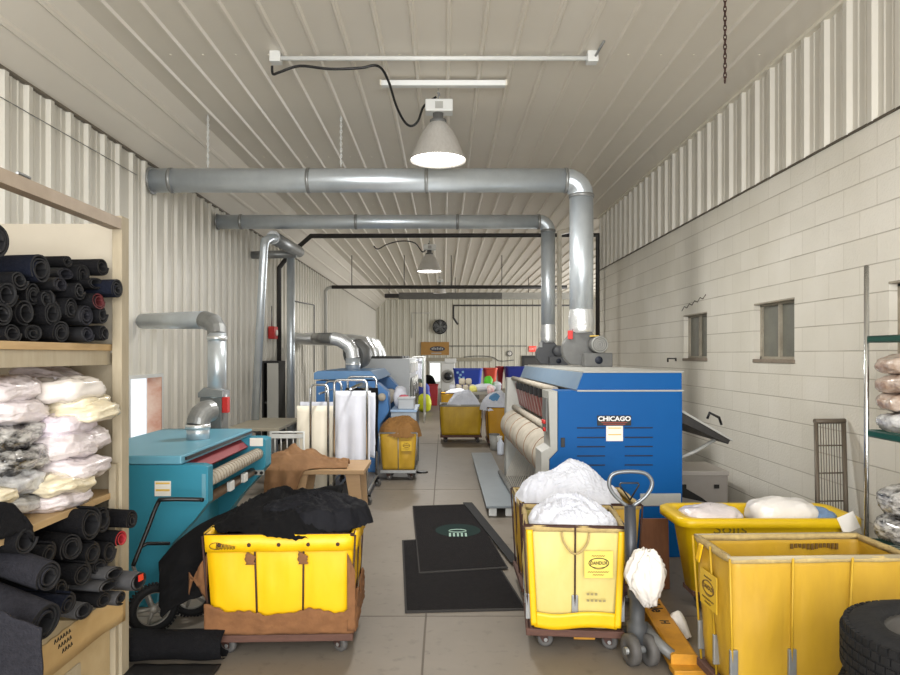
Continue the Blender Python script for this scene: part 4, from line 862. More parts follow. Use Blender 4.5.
# its load
tag(heap(-.90, 4.01, .635, .43, .32, .17, 21, skirt=.0, amp=.042, f=6.5).build('black_cloth_pile', cloth_black), 'heap of loose black cloths filling the bright yellow cart', 'laundry')
def sweep(i, j):
    # long black cloth pulled over the left end and hanging down towards the floor
    a = Vector((-.66, 4.14, .80)); b = Vector((-1.22, 4.10, .76)); c_ = Vector((-1.52, 3.98, .64)); d = Vector((-1.66, 3.93, .40))
    u = i; p = a * (1 - u) ** 3 + b * 3 * u * (1 - u) ** 2 + c_ * 3 * u * u * (1 - u) + d * u ** 3
    wdt = .62 - .34 * u
    q = p + Vector((0.10 * (j - .5) * u, (.5 - j) * .38 * (1 - .5 * u), -(j) * wdt * (.35 + .65 * min(1, u * 1.6)) * .9))
    return q + Vector((.02, -.02, .025)) * fold(i * 1.2, j * .9, 31, 5, .3)
tag(MB().grid(60, 40, sweep).build('black_tablecloth', cloth_black, solid=.008), 'black tablecloth trailing over the left end of the bright yellow cart', 'tablecloth')
tag(heap(-.76, 3.96, .74, .31, .22, .075, 33, skirt=.09, amp=.036, f=9, lob=.3, power=2.1).build('black_garment', cloth_navy), 'crumpled navy black garment on top of the heap in the bright yellow cart', 'garment')
tag(heap(-.80, 3.76, .655, .10, .06, .035, 35, skirt=.02, amp=.01, f=12, nr=14, nt=50).build('blue_cloth', cloth_blue), 'bit of dark blue cloth at the front edge of the black heap', 'cloth')

# second basket, pale front, white linen; wider basket right behind it
cb = basket('narrow cart with a pale faded yellow front and yellow edges beside the pallet jack', .727, 3.75, .54, .52, .70, canvas_faded, 2, 2, R(-5), .125, hem=(canvas_frayed, .03, 0, .009), seed=9, bulge=.014, brackets=True)
for x in (-.27, .235): MB().grid(5, 30, lambda i, j, x=x: Vector((x * (1 - .1 * (1 - j)) + .035 * i, -.016 - .004 * math.sin(i * 3), .15 + .53 * j))).build('edge_strip', canvas_bright, cb, local=True, solid=.004)
MB().grid(24, 5, lambda i, j: Vector((-.225 + .45 * i, -.013 - .006 * math.sin(i * 6.28) ** 2, .14 + .085 * j - .01 * math.sin(i * 6.28)))).build('edge_strip', canvas_bright, cb, local=True, solid=.004)
pp = wm(cb) @ Vector((.125, -.031, .50)); logo(cb, pp, (0, -1, 0), 1.05)
for s_ in (-1, 1): MB().tube(smooth([(s_ * .075, -.022, .672), (s_ * .065, -.03, .62), (s_ * .03, -.032, .57), (0, -.03, .555)]), .006, 6).build('handle_strap', canvas_frayed, cb, local=True)
k = MB()
for row in range(2):
    for i in range(5 if row else 3): k.box(.06 + i * .022, .074 + i * .022, -.0305, -.027, .33 - row * .035, .341 - row * .035)
k.build('faint_stamp', mat('faded_ink', (150, 138, 96), .8), cb, local=True)
cc = basket('wide yellow cart behind the pale fronted one, heaped with white linen', .90, 4.45, .78, .55, .665, canvas_worn, 3, 2, 0, .13, hem=(canvas_frayed, .03, 0, .009), seed=12)
tag(heap(.75, 4.00, .665, .255, .25, .11, 40, skirt=.02, amp=.042, f=8).build('white_linen_pile', cloth_white), 'front heap of white linen in the pale fronted cart', 'laundry')
tag(heap(.86, 4.66, .66, .36, .27, .21, 44, skirt=.04, amp=.05, f=7, pw=1.7).build('white_linen_pile', cloth_white), 'taller peak of white linen heaped in the wide cart behind', 'laundry')

# pallet jack with handle between the carts, rag over the pole
pj = thing('pallet_jack', 'yellow pallet jack with a black handle pole beside the pale fronted cart', 'pallet jack', (1.02, 3.72, 0))
hx = at(634, 600, 3.72).x
fk = [(at(692, 668, 3.5), at(655, 588, 4.62))]
def fork(xa, ya, xb, yb, w_, nm):
    d = Vector((xb - xa, yb - ya, 0)).normalized(); s_ = Vector((d.y, -d.x, 0)); A = Vector((xa, ya, 0)); B = Vector((xb, yb, 0)); mb = MB(); P = []
    for p, z1 in ((A, .105), (B - d * .14, .105), (B, .085)):
        P.append([p - s_ * w_ / 2 + Vector((0, 0, .03)), p - s_ * w_ / 2 + Vector((0, 0, z1)), p - s_ * (w_ / 2 - .012) + Vector((0, 0, z1 + .008)), p + s_ * (w_ / 2 - .012) + Vector((0, 0, z1 + .008)), p + s_ * w_ / 2 + Vector((0, 0, z1)), p + s_ * w_ / 2 + Vector((0, 0, .03))])
    vs = [v for r_ in P for v in r_]; fs = [[0, 1, 2, 3, 4, 5], [17, 16, 15, 14, 13, 12]]
    for k in range(2):
        for i in range(6): fs.append([k * 6 + i, k * 6 + (i + 1) % 6, k * 6 + 6 + (i + 1) % 6, k * 6 + 6 + i])
    mb.mesh(vs, fs); return mb.build(nm, fork_yellow, pj), A, d, s_
F0, A, d, s_ = fork(1.235, 3.47, 1.325, 4.62, .135, 'fork')
fork(.80, 3.85, .83, 4.45, .12, 'fork')
for q_, tx, sz in ((.66, 'Yale', .105), (.42, 'H', .07)):
    p = A + d * q_ + Vector((0, 0, .1145)); Mx = Matrix((d * -1, s_, Vector((0, 0, 1)))).transposed().to_4x4()
    text('fork_lettering', tx, sz, Matrix.Translation(p) @ Mx, ink, F0, bold=.002)
MB().prism([(1.16, 3.40), (1.32, 3.40), (1.335, 3.47), (1.16, 3.49)], .03, .06, 'z', .004).build('fork_toe', fork_yellow, pj)
MB().tube([(hx + .05, 3.70, .17), (1.13, 3.56, .13), (1.2, 3.5, .08)], .028, 8).tube([(hx + .04, 3.72, .1), (1.19, 3.62, .06)], .022, 8).build('linkage', grey_paint, pj)
MB().box(.76, 1.24, 3.86, 3.92, .045, .085, .01).build('cross_frame', mat('oily_grey', (62, 64, 66)), pj)
MB().lathe([(.001, .09), (.055, .09), (.055, .2), (.04, .21), (.04, .33), (.05, .34), (.05, .40), (.001, .40)], (hx, 3.66, 0), n=20).build('hydraulic_pump', mat('oily_grey', (62, 64, 66), .45, .2), pj)
for dx in (-.05, .045):
    MB().lathe([(.02, -.026), (.066, -.026), (.082, -.018), (.082, .018), (.066, .026), (.02, .026)], (hx + dx, 3.60, .082), (.97, .25, 0), 26, close=True).build('steer_wheel', wheel_grey, pj)
MB().cyl((hx - .09, 3.58, .082), (hx + .09, 3.62, .082), .02, 10).build('steer_axle', galv_dull, pj)
hp_ = [at(631, 560, 3.66), at(630, 506, 3.66)]
MB().tube([(hx, 3.66, .38), hp_[0], hp_[1]], [.036, .034, .030], 14).build('handle_pole', mat('charcoal_pole', (52, 55, 62), .4), pj)
lp = [at(x, y, 3.66) for x, y in ((627, 506), (616, 497), (609.5, 487), (610, 478), (616, 473), (630, 471.5), (644, 473), (651, 479), (651.5, 487), (645, 497), (633, 506))]
MB().tube(smooth(lp, 4), .0105, 10).build('handle_loop', mat('worn_handle_grey', (124, 128, 132), .35, .6), pj)
MB().tube([at(630, 500, 3.66), at(619.5, 485, 3.66), at(621, 483, 3.66), at(638, 483, 3.66), at(639, 485, 3.66), at(630, 500, 3.66)], .0045, 6).build('release_lever', black_paint, pj)
def rag(i, j):
    a = 2 * math.pi * i; b = math.pi * (.02 + .96 * j); c0 = at(645, 578, 3.52)
    r_ = Vector((.068 * math.sin(b) * math.cos(a), .045 * math.sin(b) * math.sin(a), .115 * math.cos(b)))
    if r_.z < 0: r_.x = r_.x * (1 + r_.z * 4.2) + .05 * (-r_.z) * 3
    return c0 + r_ + r_.normalized() * (.040 * fold(a * .3 + j * .3, j * .5, 52, 6, .2) + .018 * fold(r_.x * 8, r_.z * 5, 55, 4, .3))
tag(MB().grid(60, 40, rag, closeu=True).build('cleaning_rag', rag_white), 'white crumpled rag hung over the pole of the pallet jack', 'rag')
# big basket in the right corner, empty, and the plastic tub behind
cdk = basket('big empty gold canvas cart standing beside the tyres', 1.69, 3.03, .82, .37, .745, canvas_worn, 3, 2, R(2.5), .14, hem=(canvas_frayed, .022, 0, .009), seed=17, rim=mat('taped_rail', (160, 148, 120), .5), post=canvas_gold, brackets=True, bulge=.02)
pp = wm(cdk) @ Vector((-.432, .185, .54)); Mn = wm(cdk).to_3x3() @ Vector((-1, 0, 0)); logo(cdk, pp, Mn, 1.2, ink_brown)
MB().grid(5, 8, lambda i, j: Vector((-.434 - .01 * j, .24 + .05 * i + .02 * j, .735 - .09 * j))).build('yellow_tag', canvas_bright, cdk, local=True, solid=.003)
k = MB()
for i in range(12): k.box(.06 + i * .021, .074 + i * .021, .350, .354, .68 + .006 * math.sin(i), .705)
k.build('printed_mark', ink_brown, cdk, local=True)
tb = thing('plastic_tub', 'yellow plastic tub truck with rolled rim behind the big gold canvas cart', 'tub', (1.98, 4.5, 0))
def ringpts(x0, x1, y0, y1, z, r, n=6):
    P = []
    for (cx, cy, a0) in ((x1 - r, y0 + r, -90), (x1 - r, y1 - r, 0), (x0 + r, y1 - r, 90), (x0 + r, y0 + r, 180)):
        for k in range(n + 1): a = R(a0 + 90 * k / n); P.append(Vector((cx + r * math.cos(a), cy + r * math.sin(a), z)))
    return P
secs = [ringpts(1.60, 2.45, 4.33, 4.54, .13, .06), ringpts(1.535, 2.55, 4.245, 4.595, .56, .08), ringpts(1.535, 2.55, 4.24, 4.60, .565, .08), ringpts(1.46, 2.62, 4.17, 4.66, .58, .1), ringpts(1.46, 2.62, 4.17, 4.66, .625, .1), ringpts(1.475, 2.605, 4.185, 4.645, .635, .1), ringpts(1.545, 2.54, 4.25, 4.59, .625, .08), ringpts(1.55, 2.535, 4.255, 4.585, .56, .08), ringpts(1.615, 2.435, 4.345, 4.525, .15, .06)]
mb = MB(); V = [[mb.bm.verts.new(p) for p in s_] for s_ in secs]; n = len(V[0])
for a_, b_ in zip(V[:-1], V[1:]):
    for i in range(n): mb.bm.faces.new((a_[i], a_[(i + 1) % n], b_[(i + 1) % n], b_[i])).smooth = True
mb.bm.faces.new(V[0][::-1]); mb.bm.faces.new(V[-1])
mb.build('tub_body', tub_yellow, tb)
MB().box(1.6, 2.45, 4.34, 4.53, .10, .13).build('tub_base', deck_wood, tb)
for (x, y) in ((1.68, 4.38), (2.37, 4.38), (1.68, 4.49), (2.37, 4.49)): caster(tb, x, y, .10, .04, .3)
text('handwriting', 'Soils', .088, facing((at(731, 529, 4.23).x, 4.240, .556)), mat('faded_marker', (120, 104, 30), .8), tb, sx=1.35)
pc = at(849, 523, 4.165); Mx = Matrix.Translation((pc.x, 4.17, pc.z)) @ Matrix.Rotation(R(-24), 4, 'Y')
m = MB().box(-.055, .055, -.002, .002, -.055, .055, 0, Mx); tag(m.build('note_card', paper), 'tilted square white note card on the rim of the yellow plastic tub', 'note')
def bag(label, cx, cy, z, sx, sy, sz, m, seed, rz=0., group=None, tilt=0., crinkle=.012, cat='linen bag', name='bagged_linen', **k):
    o = pillow(sx, sy, sz, seed, crinkle, **k).build(name, m); o.location = (cx, cy, z); o.rotation_euler = (tilt, 0, rz)
    return tag(o, label, cat, group)
bag('flat clear bagged white linen at the left end of the yellow plastic tub', 1.74, 4.42, .53, .38, .28, .14, bag_white, 61)
bag('plump white plastic bag with dark print in the yellow plastic tub', 2.20, 4.42, .52, .42, .28, .20, mat('white_plastic_bag', (236, 233, 230), .35, 0, (222, 218, 214), 5, .7, coat=.5, bump=.3, bscale=18), 64)
bag('blue grey cloth lying at the right end of the yellow plastic tub', 2.44, 4.40, .53, .16, .2, .12, mat('blue_grey_cloth', (112, 140, 176), .8), 67)
k = MB()
for i in range(6): k.box(2.02 + i * .024, 2.036 + i * .024, 4.336, 4.35, .685 + (i % 2) * .006, .70)
# plywood board leaning between
b = MB().box(-.10, .10, -.009, .009, 0, .49, .002, Matrix.Translation((1.49, 4.76, .002)) @ Matrix.Rotation(R(-4), 4, 'X') @ Matrix.Rotation(R(3), 4, 'Z'))
tag(b.build('plywood_board', brown_ply), 'brown plywood board standing behind the yellow plastic tub, beside the fork', 'board')
tag(heap(1.37, 3.98, .0, .075, .09, .12, 71, amp=.02, f=9, nr=14, nt=40, skirt=0).build('white_rag', rag_white), 'off white rag lying on the floor between the fork and the gold cart', 'rag')
# tyres stacked in the corner
def tyre(x, y, z, label):
    t = thing('car_tyre', label, 'tyre', (x, y, z), 0, 'stacked tyres'); w_ = .215; Ro, Ri = .335, .205; mb = MB()
    pr = [(Ri, .02), (Ri + .03, .0), (Ro - .05, .004), (Ro - .012, .03), (Ro, .06), (Ro, w_ - .06), (Ro - .012, w_ - .03), (Ro - .05, w_ - .004), (Ri + .03, w_), (Ri, w_ - .02), (Ri - .004, w_ - .04), (Ri + .03, w_ / 2), (Ri - .004, .04)]
    mb.lathe(pr, (x, y, z), n=64, close=True); tb_ = mb.build('tyre_body', dark_rubber, t)
    mb = MB()
    for zz in (.055, .088, .122, .155):
        for k in range(60):
            a = 2 * math.pi * (k + (.5 if int(zz * 1000) % 2 else 0)) / 60; mb.box(Ro - .004, Ro + .007, -.0145, .0145, zz - .012, zz + .012, 0, Matrix.Translation((x, y, z)) @ Matrix.Rotation(a, 4, 'Z'))
    for zz in (.034, w_ - .034):
        for k in range(60): mb.box(Ro - .022, Ro - .004, -.012, .012, zz - .012, zz + .012, 0, Matrix.Translation((x, y, z)) @ Matrix.Rotation(2 * math.pi * k / 60, 4, 'Z'))
    mb.build('tread', dark_rubber, tb_)
    MB().lathe([(.03, .10), (.14, .12), (Ri - .01, .17), (Ri, .19), (Ri - .005, .05), (.03, .06)], (x, y, z), n=40, close=True).build('wheel_rim', mat('dull_rim', (84, 82, 80), .45, .5), t)
for k in range(3): tyre(1.735 + .012 * k, 2.33, .001 + .2165 * k + .06, {0: 'lowest tyre of the stack in the right corner', 1: 'middle tyre of the stack in the right corner', 2: 'topmost worn black tyre of the stack in the right corner'}[k])
tag(MB().box(1.45, 2.05, 2.05, 2.6, 0, .06).build('skid_board', brown_ply), 'wooden board under the stack of tyres', 'board')

# baskets further back
ci = basket('small glossy yellow cart behind the plywood table, with a brown bundle on top', -.60, 8.85, .47, .45, .63, canvas_worn, 2, 2, 0, .14, seed=22, deck=galv_dull, rim=galv_dull, post=galv_dull)
for s_ in (1,): logo(ci, wm(ci) @ Vector((.11, -.03, .46)), (0, -1, 0), .9, ink_brown)
tag(heap(-.58, 9.07, .60, .29, .25, .17, 81, skirt=.05, amp=.045, f=6, pw=3.5).build('brown_bundle', cloth_tan), 'golden brown cloth bundle on the small glossy yellow cart', 'laundry')
cf = basket('gold canvas cart standing alone in the middle of the aisle', .32, 12.7, .78, .6, .71, canvas_gold, 1, 1, 0, .14, hem=(mat('grey_rail_tape', (150, 146, 132), .6), .03, 0, .009), seed=25, bulge=.02, rim=galv_dull)
tag(heap(.38, 13.0, .70, .32, .25, .22, 83, skirt=.03, amp=.035).build('white_linen_pile', cloth_white), 'rounded white linen heap in the gold cart in the aisle', 'laundry')
cg = basket('dark gold narrow cart right of the aisle cart beyond the slate board', 1.0, 12.2, .42, .7, .70, mat('dark_gold_canvas', (198, 146, 14), .55, 0, (180, 130, 12), 5, .7), 1, 1, 0, .1, seed=27)
tag(heap(.98, 12.55, .69, .32, .33, .24, 85, skirt=.08, amp=.045, f=7, lob=.3).build('mixed_linen_pile', cloth_white), 'white and blue linen spilling over the dark gold narrow cart', 'laundry')
tag(heap(.95, 12.4, .86, .13, .1, .07, 86, amp=.02, nr=14, nt=40).build('blue_towel', mat('light_blue_cloth', (92, 142, 186), .85)), 'light blue towel on the linen over the dark gold cart', 'towel')
ch = basket('yellow cart behind the aisle cart, below a table of folded linen', .25, 15.3, .62, .6, .78, mat('orange_gold_canvas', (226, 172, 30), .55), 2, 1, 0, .14, seed=29)
tag(heap(.3, 15.6, .76, .28, .24, .1, 87, amp=.02, nr=16, nt=50).build('white_linen_pile', cloth_white), 'low white linen heap in the cart behind the aisle cart', 'laundry')
# ------------------------------------------------------------------ wooden shelving on the left
SX, SY0, SY1 = -1.66, -.6, 3.5          # aisle face, near end, far end
sh = thing('wooden_shelving', 'pale wooden shelving unit with rolled mats and bagged linen on its boards', 'shelving', (-2.4, 2.0, 0))
MB().box(-1.69, -1.64, 3.44, 3.52, 0, at(0, 218, 3.5).z, .003).build('corner_post', wood_pale, sh)
MB().box(-1.69, -1.655, 3.405, 3.44, 0, 1.1, .002).build('post_batten', wood_pale, sh)
MB().box(-3.2, -1.70, 3.52, 3.55, 1.68, at(0, 223, 3.5).z).build('end_panel', panel_board, sh)
MB().box(-3.2, -1.70, 3.52, 3.545, .0, 1.66).build('lower_end_panel', wood_pale, sh)
MB().box(-2.05, -1.95, 3.47, 3.52, .0, 1.64).build('inner_batten', wood_pale, sh)
MB().box(-3.2, -3.15, SY0, SY1, .3, 2.3).build('back_panel', mat('dark_back_board', (92, 80, 62), .8), sh)
MB().box(-3.2, -1.70, SY0, 3.5, 1.672, 1.705, .002).build('upper_shelf', wood_board, sh)
MB().box(-1.75, -1.71, SY0, 3.47, 1.60, 1.672, .002).build('shelf_beam', wood_pale, sh)
MB().box(-3.2, -1.68, SY0, 3.5, .925, .955, .002).build('lower_shelf', wood_board, sh)
MB().prism([(-1.70, 2.29), (-1.64, 2.29), (-1.64, 2.345), (-1.645, 2.345), (-1.645, 2.295), (-1.70, 2.295)], SY0, 3.438).build('angle_iron', mat('primer_angle_iron', (168, 152, 134), .55, .2, (150, 134, 116), 8, .6), sh)
MB().tube([(-1.642, 2.6, 2.35), (-1.66, 2.63, 2.36), (-1.64, 2.68, 2.35)], .006, 6).build('wire_tie', galv_dull, sh)
MB().box(-3.2, -3.1, SY0, SY0 + .1, 0, 2.3).box(-1.78, -1.68, SY0, SY0 + .1, 0, 2.3).build('near_posts', wood_pale, sh)
bx = thing('mat_crate', 'wooden crate with a cardboard side holding the lower rolled mats', 'crate', (-2.3, 2.6, 0))
MB().box(-1.71, -1.68, 1.6, 3.40, .0, .33, .002).box(-3.0, -1.71, 3.36, 3.40, 0, .33).build('crate_side', mat('crate_ply', (190, 170, 132), .75, 0, (170, 148, 110), 5, .6), bx)
MB().box(-3.0, -1.70, 1.6, 3.38, .02, .06).build('crate_floor', wood_pale, bx)
MB().box(-1.675, -1.665, 2.9, 3.1, .12, .24).build('label_plate', wood_pale, bx)
def cbs(i, j): y = 1.7 + 1.74 * i; return Vector((-1.655 + .05 * (i > .9) * (i - .9) * 6, y, .30 + (.15 + .02 * nz(i * 12, 3) + .012 * nz(i * 40, 7)) * j))
c_ = MB().grid(60, 4, cbs).build('cardboard_side', cardboard, bx, solid=.008)
k = MB()
for r_ in range(3):
    for i in range(6 - r_): y = 2.86 + i * .022 + r_ * .03; k.tube([(-1.648, y, .425 - r_ * .032), (-1.648, y + .006, .443 - r_ * .032), (-1.648, y + .014, .427 - r_ * .032)], .0018, 4)
k.build('scribble', ink, c_)
# rolled mats: prototypes along local -X, open spiral end at the origin facing +X
def roll_mesh(r, turns, squash, L, th, seed, name):
    mb = MB(); n = int(turns * 26); r0 = max(.012, r - turns * th * 1.55); P = []
    for k in range(n + 1):
        a = 2 * math.pi * turns * k / n; rr = r0 + (r - r0) * k / n; rr *= 1 + .05 * nz(math.cos(a), math.sin(a), seed)
        P.append((rr * math.cos(a), rr * math.sin(a)))
    def outl(k, o):
        a, b = P[max(0, k - 1)], P[min(n, k + 1)]; tx, ty = b[0] - a[0], b[1] - a[1]; l = math.hypot(tx, ty); return Vector((P[k][0] + ty / l * o, P[k][1] - tx / l * o, 0))
    xs = [0, -.006] + [-L * t for t in (.25, .5, .75, 1)]
    V = {}
    for xi, x in enumerate(xs):
        for k in range(n + 1):
            for s_, o in ((0, th / 2), (1, -th / 2)):
                v = outl(k, o * (.8 if xi == 0 else 1)); V[xi, k, s_] = mb.bm.verts.new((x + .012 * nz(k * .08, seed), v.x * 1.0 + .01 * nz(x * 4, seed), v.y * squash + .006 * nz(x * 5, k * .1, seed)))
    for xi in range(len(xs) - 1):
        for k in range(n):
            for s_ in (0, 1):
                f = mb.bm.faces.new((V[xi, k, s_], V[xi, k + 1, s_], V[xi + 1, k + 1, s_], V[xi + 1, k, s_])); f.smooth = True; f.material_index = s_
        f = mb.bm.faces.new((V[xi, 0, 0], V[xi, 0, 1], V[xi + 1, 0, 1], V[xi + 1, 0, 0])); f = mb.bm.faces.new((V[xi, n, 0], V[xi, n, 1], V[xi + 1, n, 1], V[xi + 1, n, 0]))
    for k in range(n):
        for xi in (0, len(xs) - 1):
            f = mb.bm.faces.new((V[xi, k, 0], V[xi, k + 1, 0], V[xi, k + 1, 1], V[xi, k, 1])); f.material_index = 1
    return mb
def place_roll(o, p, yaw, pitch=0., roll=0.): o.location = p; o.rotation_euler = (roll, pitch, yaw)
MK = {}
def mroll(label, x, y, Y, r, squash=1., turns=2.6, yaw=-28, pitch=0., kind='k', L=.75, group=None, roll=0., side=None):
    p = at(x, y, Y); key = (round(r, 3), squash, turns, kind, L)
    if key in MK:
        o = MK[key].copy(); COL.objects.link(o)
        for q_ in ('group',):
            if q_ in o: del o[q_]
    else:
        ms = {'k': (mat_black, mat_back), 'n': (mat_navy, mat_back), 'g': (mat_grey, mat_back), 'r': (mat_black, mat_red), 'm': (mat_black, mat('maroon_backing', (84, 26, 30), .7)), 'b': (mat_back, mat_grey), 'l': (mat_lightback, mat_back)}[kind]
        o = roll_mesh(r, turns, squash, L, .0085, len(MK) * 3.3, 'rolled_mat').build('rolled_mat', list(ms)); MK[key] = o
    tag(o, label, 'mat', group); place_roll(o, p, R(yaw), R(pitch), R(roll)); return o
G1 = 'black mats rolled up on the upper shelf'; LB = 'black mat rolled up in the heap on the upper shelf'
up = [
 ('thick blue grey rolled mat on top of the upper heap, its open end facing right', 41, 269, 2.92, .062, 1., 'n', 2.6),
 (None, 68, 261, 3.2, .032, .9, 'k', 2.0), (None, 104, 267, 3.36, .05, .85, 'k', 2.0), (None, 84, 275, 3.26, .048, 1.05, 'k', 2.6), (None, 66, 274, 3.16, .055, .55, 'b', 1.7),
 (None, 62, 285, 3.08, .05, .65, 'b', 1.7), (None, 96, 283, 3.28, .055, .5, 'k', 1.8),
 ('navy black rolled mat sticking out past the shelf post on the upper heap', 118, 289, 3.34, .046, 1.05, 'n', 2.6),
 (None, 34, 295, 2.92, .05, 1., 'k', 2.6), (None, 8, 294, 2.72, .05, 1.1, 'k', 2.), (None, 80, 291, 3.14, .04, 1., 'k', 2.),
 ('rolled black mat with a dark red backing in the upper heap', 98, 301, 3.24, .05, .8, 'm', 2.0),
 (None, 26, 312, 2.85, .055, .95, 'k', 1.8), (None, 53, 313, 3.0, .055, 1.05, 'k', 2.2), (None, 72, 309, 3.1, .05, 1., 'k', 2.6), (None, 87, 316, 3.18, .048, 1., 'b', 2.6),
 (None, 103, 314, 3.28, .042, 1., 'k', 2.0), (None, 3, 314, 2.68, .05, 1., 'k', 2.2), (None, 13, 333, 2.75, .05, .8, 'k', 2.), (None, 33, 333, 2.88, .048, .8, 'k', 2.6),
 (None, 62, 332, 3.04, .055, .9, 'k', 2.6), (None, 88, 334, 3.18, .045, .85, 'b', 2.0), (None, 105, 334, 3.30, .048, .85, 'k', 2.6), (None, 48, 299, 2.98, .045, .9, 'k', 2.2), (None, 20, 280, 2.8, .045, .9, 'k', 2.)]
for i, (lb_, x, y, Y, r, sq, kd, tn) in enumerate(up):
    o = mroll(lb_ or LB, x, y, Y, r, sq, tn, -8 + 14 * nz(i * 1.7, 3.), 3 * nz(i, 5.), kd, group=None if lb_ else G1)
mroll('big black roll at the very top left above the upper heap', -6, 240, 2.6, .066, 1.1, 2.6, -22, 0, 'k')
G2 = 'black mats rolled up in the lower heap'; LB2 = 'black mat rolled up in the heap below the bagged linen'
lo_ = [
 ('black rolled mat sticking out past the post, highest of the lower heap', 133, 520, 3.36, .045, 1.1, 'k', 2.6), (None, 92, 524, 3.05, .068, 1.05, 'k', 2.2), (None, 103, 519, 3.16, .055, 1.1, 'k', 2.),
 ('rolled mat lined in bright red in the lower heap', 122, 539, 3.28, .038, 1., 'r', 1.6), (None, 49, 554, 2.8, .05, .95, 'k', 2.2), (None, 72, 548, 2.95, .06, 1., 'k', 2.6),
 ('thick charcoal rolled mat in the lower heap, upper of the two nearest', 49, 577, 2.62, .056, 1.1, 'g', 2.6), ('thick charcoal rolled mat in the lower heap, lower of the two nearest', 48, 622, 2.52, .066, 1.15, 'g', 2.6),
 ('navy blue rolled mat between the charcoal ones and the cardboard', 68, 604, 2.78, .042, 1.1, 'n', 2.2),
 ('grey mat folded flat on the right of the lower heap', 115, 573, 3.12, .062, .42, 'l', 1.7), ('grey folded mat with a red tag at the right end of the lower heap', 139, 581, 3.22, .058, .8, 'l', 1.8),
 ('grey mat folded flat under another in the lower heap', 109, 585, 3.08, .066, .36, 'l', 1.7), (None, 121, 598, 3.14, .042, .75, 'l', 1.8), (None, 104, 600, 3.02, .05, .6, 'k', 1.8), (None, 85, 610, 2.9, .05, .7, 'l', 2.),
 (None, 93, 553, 3.06, .055, .9, 'k', 2.2), (None, 110, 552, 3.2, .05, 1., 'k', 2.), (None, 83, 574, 2.95, .055, .9, 'k', 2.2), (None, 26, 540, 2.62, .055, 1., 'k', 2.), (None, 100, 566, 3.1, .05, .7, 'k', 2.), (None, 62, 588, 2.84, .04, 1., 'k', 2.)]
for i, (lb_, x, y, Y, r, sq, kd, tn) in enumerate(lo_):
    big = kd == 'g'
    o = mroll(lb_ or LB2, x, y, Y, r, sq, tn, (-22 if big else -12) + 14 * nz(i * 2.1, 8.), 9 if big else 4 * nz(i, 9.), kd, group=None if lb_ else G2)
    if 'red tag' in (lb_ or ''):
        MB().box(.003, .008, -.01, .022, .0, .03).build('red_tag', red_plastic, o, local=True)
# stuff under and behind: folded mats, hanging mat
def sag(i, j): return Vector((-1.60 - .5 * i + .03 * nz(i * 3, j * 3), 2.05 + .36 * j - .10 * i, .37 - .55 * j * .0 + .0)) if False else None
def hang(i, j):
    p = at(-8 + 50 * i, 608 + 20 * i, 2.34); return Vector((p.x + .02 * j + .02 * nz(i * 3, j * 3), p.y - .02 * j, p.z - .36 * j))
tag(MB().grid(20, 20, hang).build('hanging_mat', mat_grey, solid=.009), 'charcoal mat hanging flat over the crate in the bottom left corner', 'mat')
def fm(i, j): p = at(-14 + 46 * i, 508 - 10 * math.sin(i * 3) + 20 * i * i, 2.45 + .2 * i); return Vector((p.x, p.y, p.z - (.10 + .04 * math.sin(i * 5)) * j + .01 * nz(i * 6, j * 6)))
tag(MB().grid(24, 12, fm).build('folded_mat', mat_black, solid=.012), 'limp black mat with a hanging corner just below the bagged linen', 'mat')
for (x, y, w_, dz, lb_) in ((86, 556, .05, .12, 'left'), (99, 557, .05, .13, 'right')): pass
# bagged linen on the lower shelf
def sbag(label, x, y, Y, sx, sy, sz, m, seed, rz=-.25, tilt=0., group='bagged linen on the lower shelf', **k):
    p = at(x, y, Y); o = pillow(sx * .88, sy * .9, sz * 1.05, seed, k.get('cr', .015), e=.5, fr=15, layers=k.get('ly', 3)).build('bagged_linen', m); o.location = (p.x - .09, p.y, p.z - sz / 2 - .025); o.rotation_euler = (R(k.get('rx', 0)), R(tilt), rz + .2)
    return tag(o, label, 'linen bag', group)
sbag('cream bagged linen second from the board in the right stack', 68, 477, 3.05, .36, .34, .085, bag_cream, 1)
sbag('white bagged linen resting on the cream one low in the right stack', 84, 461, 3.18, .38, .36, .10, bag_white, 2, ly=3)
sbag('pinkish white bagged linen below the middle of the right stack', 70, 441, 3.12, .38, .34, .115, bag_white, 3, ly=3)
sbag('white bagged linen behind the middle of the right stack', 88, 434, 3.25, .36, .3, .11, bag_white, 4, ly=2)
sbag('lilac white bagged linen above the middle of the right stack', 71, 418, 3.14, .38, .34, .11, mat('bagged_lilac_linen', (222, 212, 220), .3, 0, (206, 194, 204), 9, .6, coat=.8, bump=.5, bscale=34), 5, ly=4)
sbag('cream bagged linen with a pointed end jutting out to the post', 92, 410, 3.2, .42, .3, .09, bag_cream, 6, tilt=-6)
sbag('cream bagged linen third from the top of the right stack', 90, 398, 3.22, .34, .32, .09, bag_cream, 7)
sbag('smooth white bagged linen on top of the right stack', 76, 385, 3.14, .40, .34, .11, mat('smooth_bagged_linen', (228, 222, 216), .25, 0, (212, 204, 198), 5, .6, coat=.9, bump=.15, bscale=14), 8, ly=2, tilt=-4)
sbag('loose white bagged linen sloping up behind the top of the right stack', 66, 373, 3.28, .30, .3, .09, bag_white, 9, tilt=14)
sbag('pinkish white bagged linen on top of the left stack', 14, 385, 2.86, .34, .34, .10, bag_white, 10, ly=3)
sbag('white bagged linen second from the top of the left stack, pointing right', 22, 407, 2.9, .36, .34, .10, bag_white, 11, tilt=-5)
sbag('dark linen in crinkled clear plastic in the left stack', 14, 432, 2.86, .34, .34, .10, bag_dark, 12, cr=.026)
sbag('dark linen with painted silver glints in crinkled plastic lower in the left stack', 18, 456, 2.86, .36, .34, .10, bag_dark, 13, cr=.026)
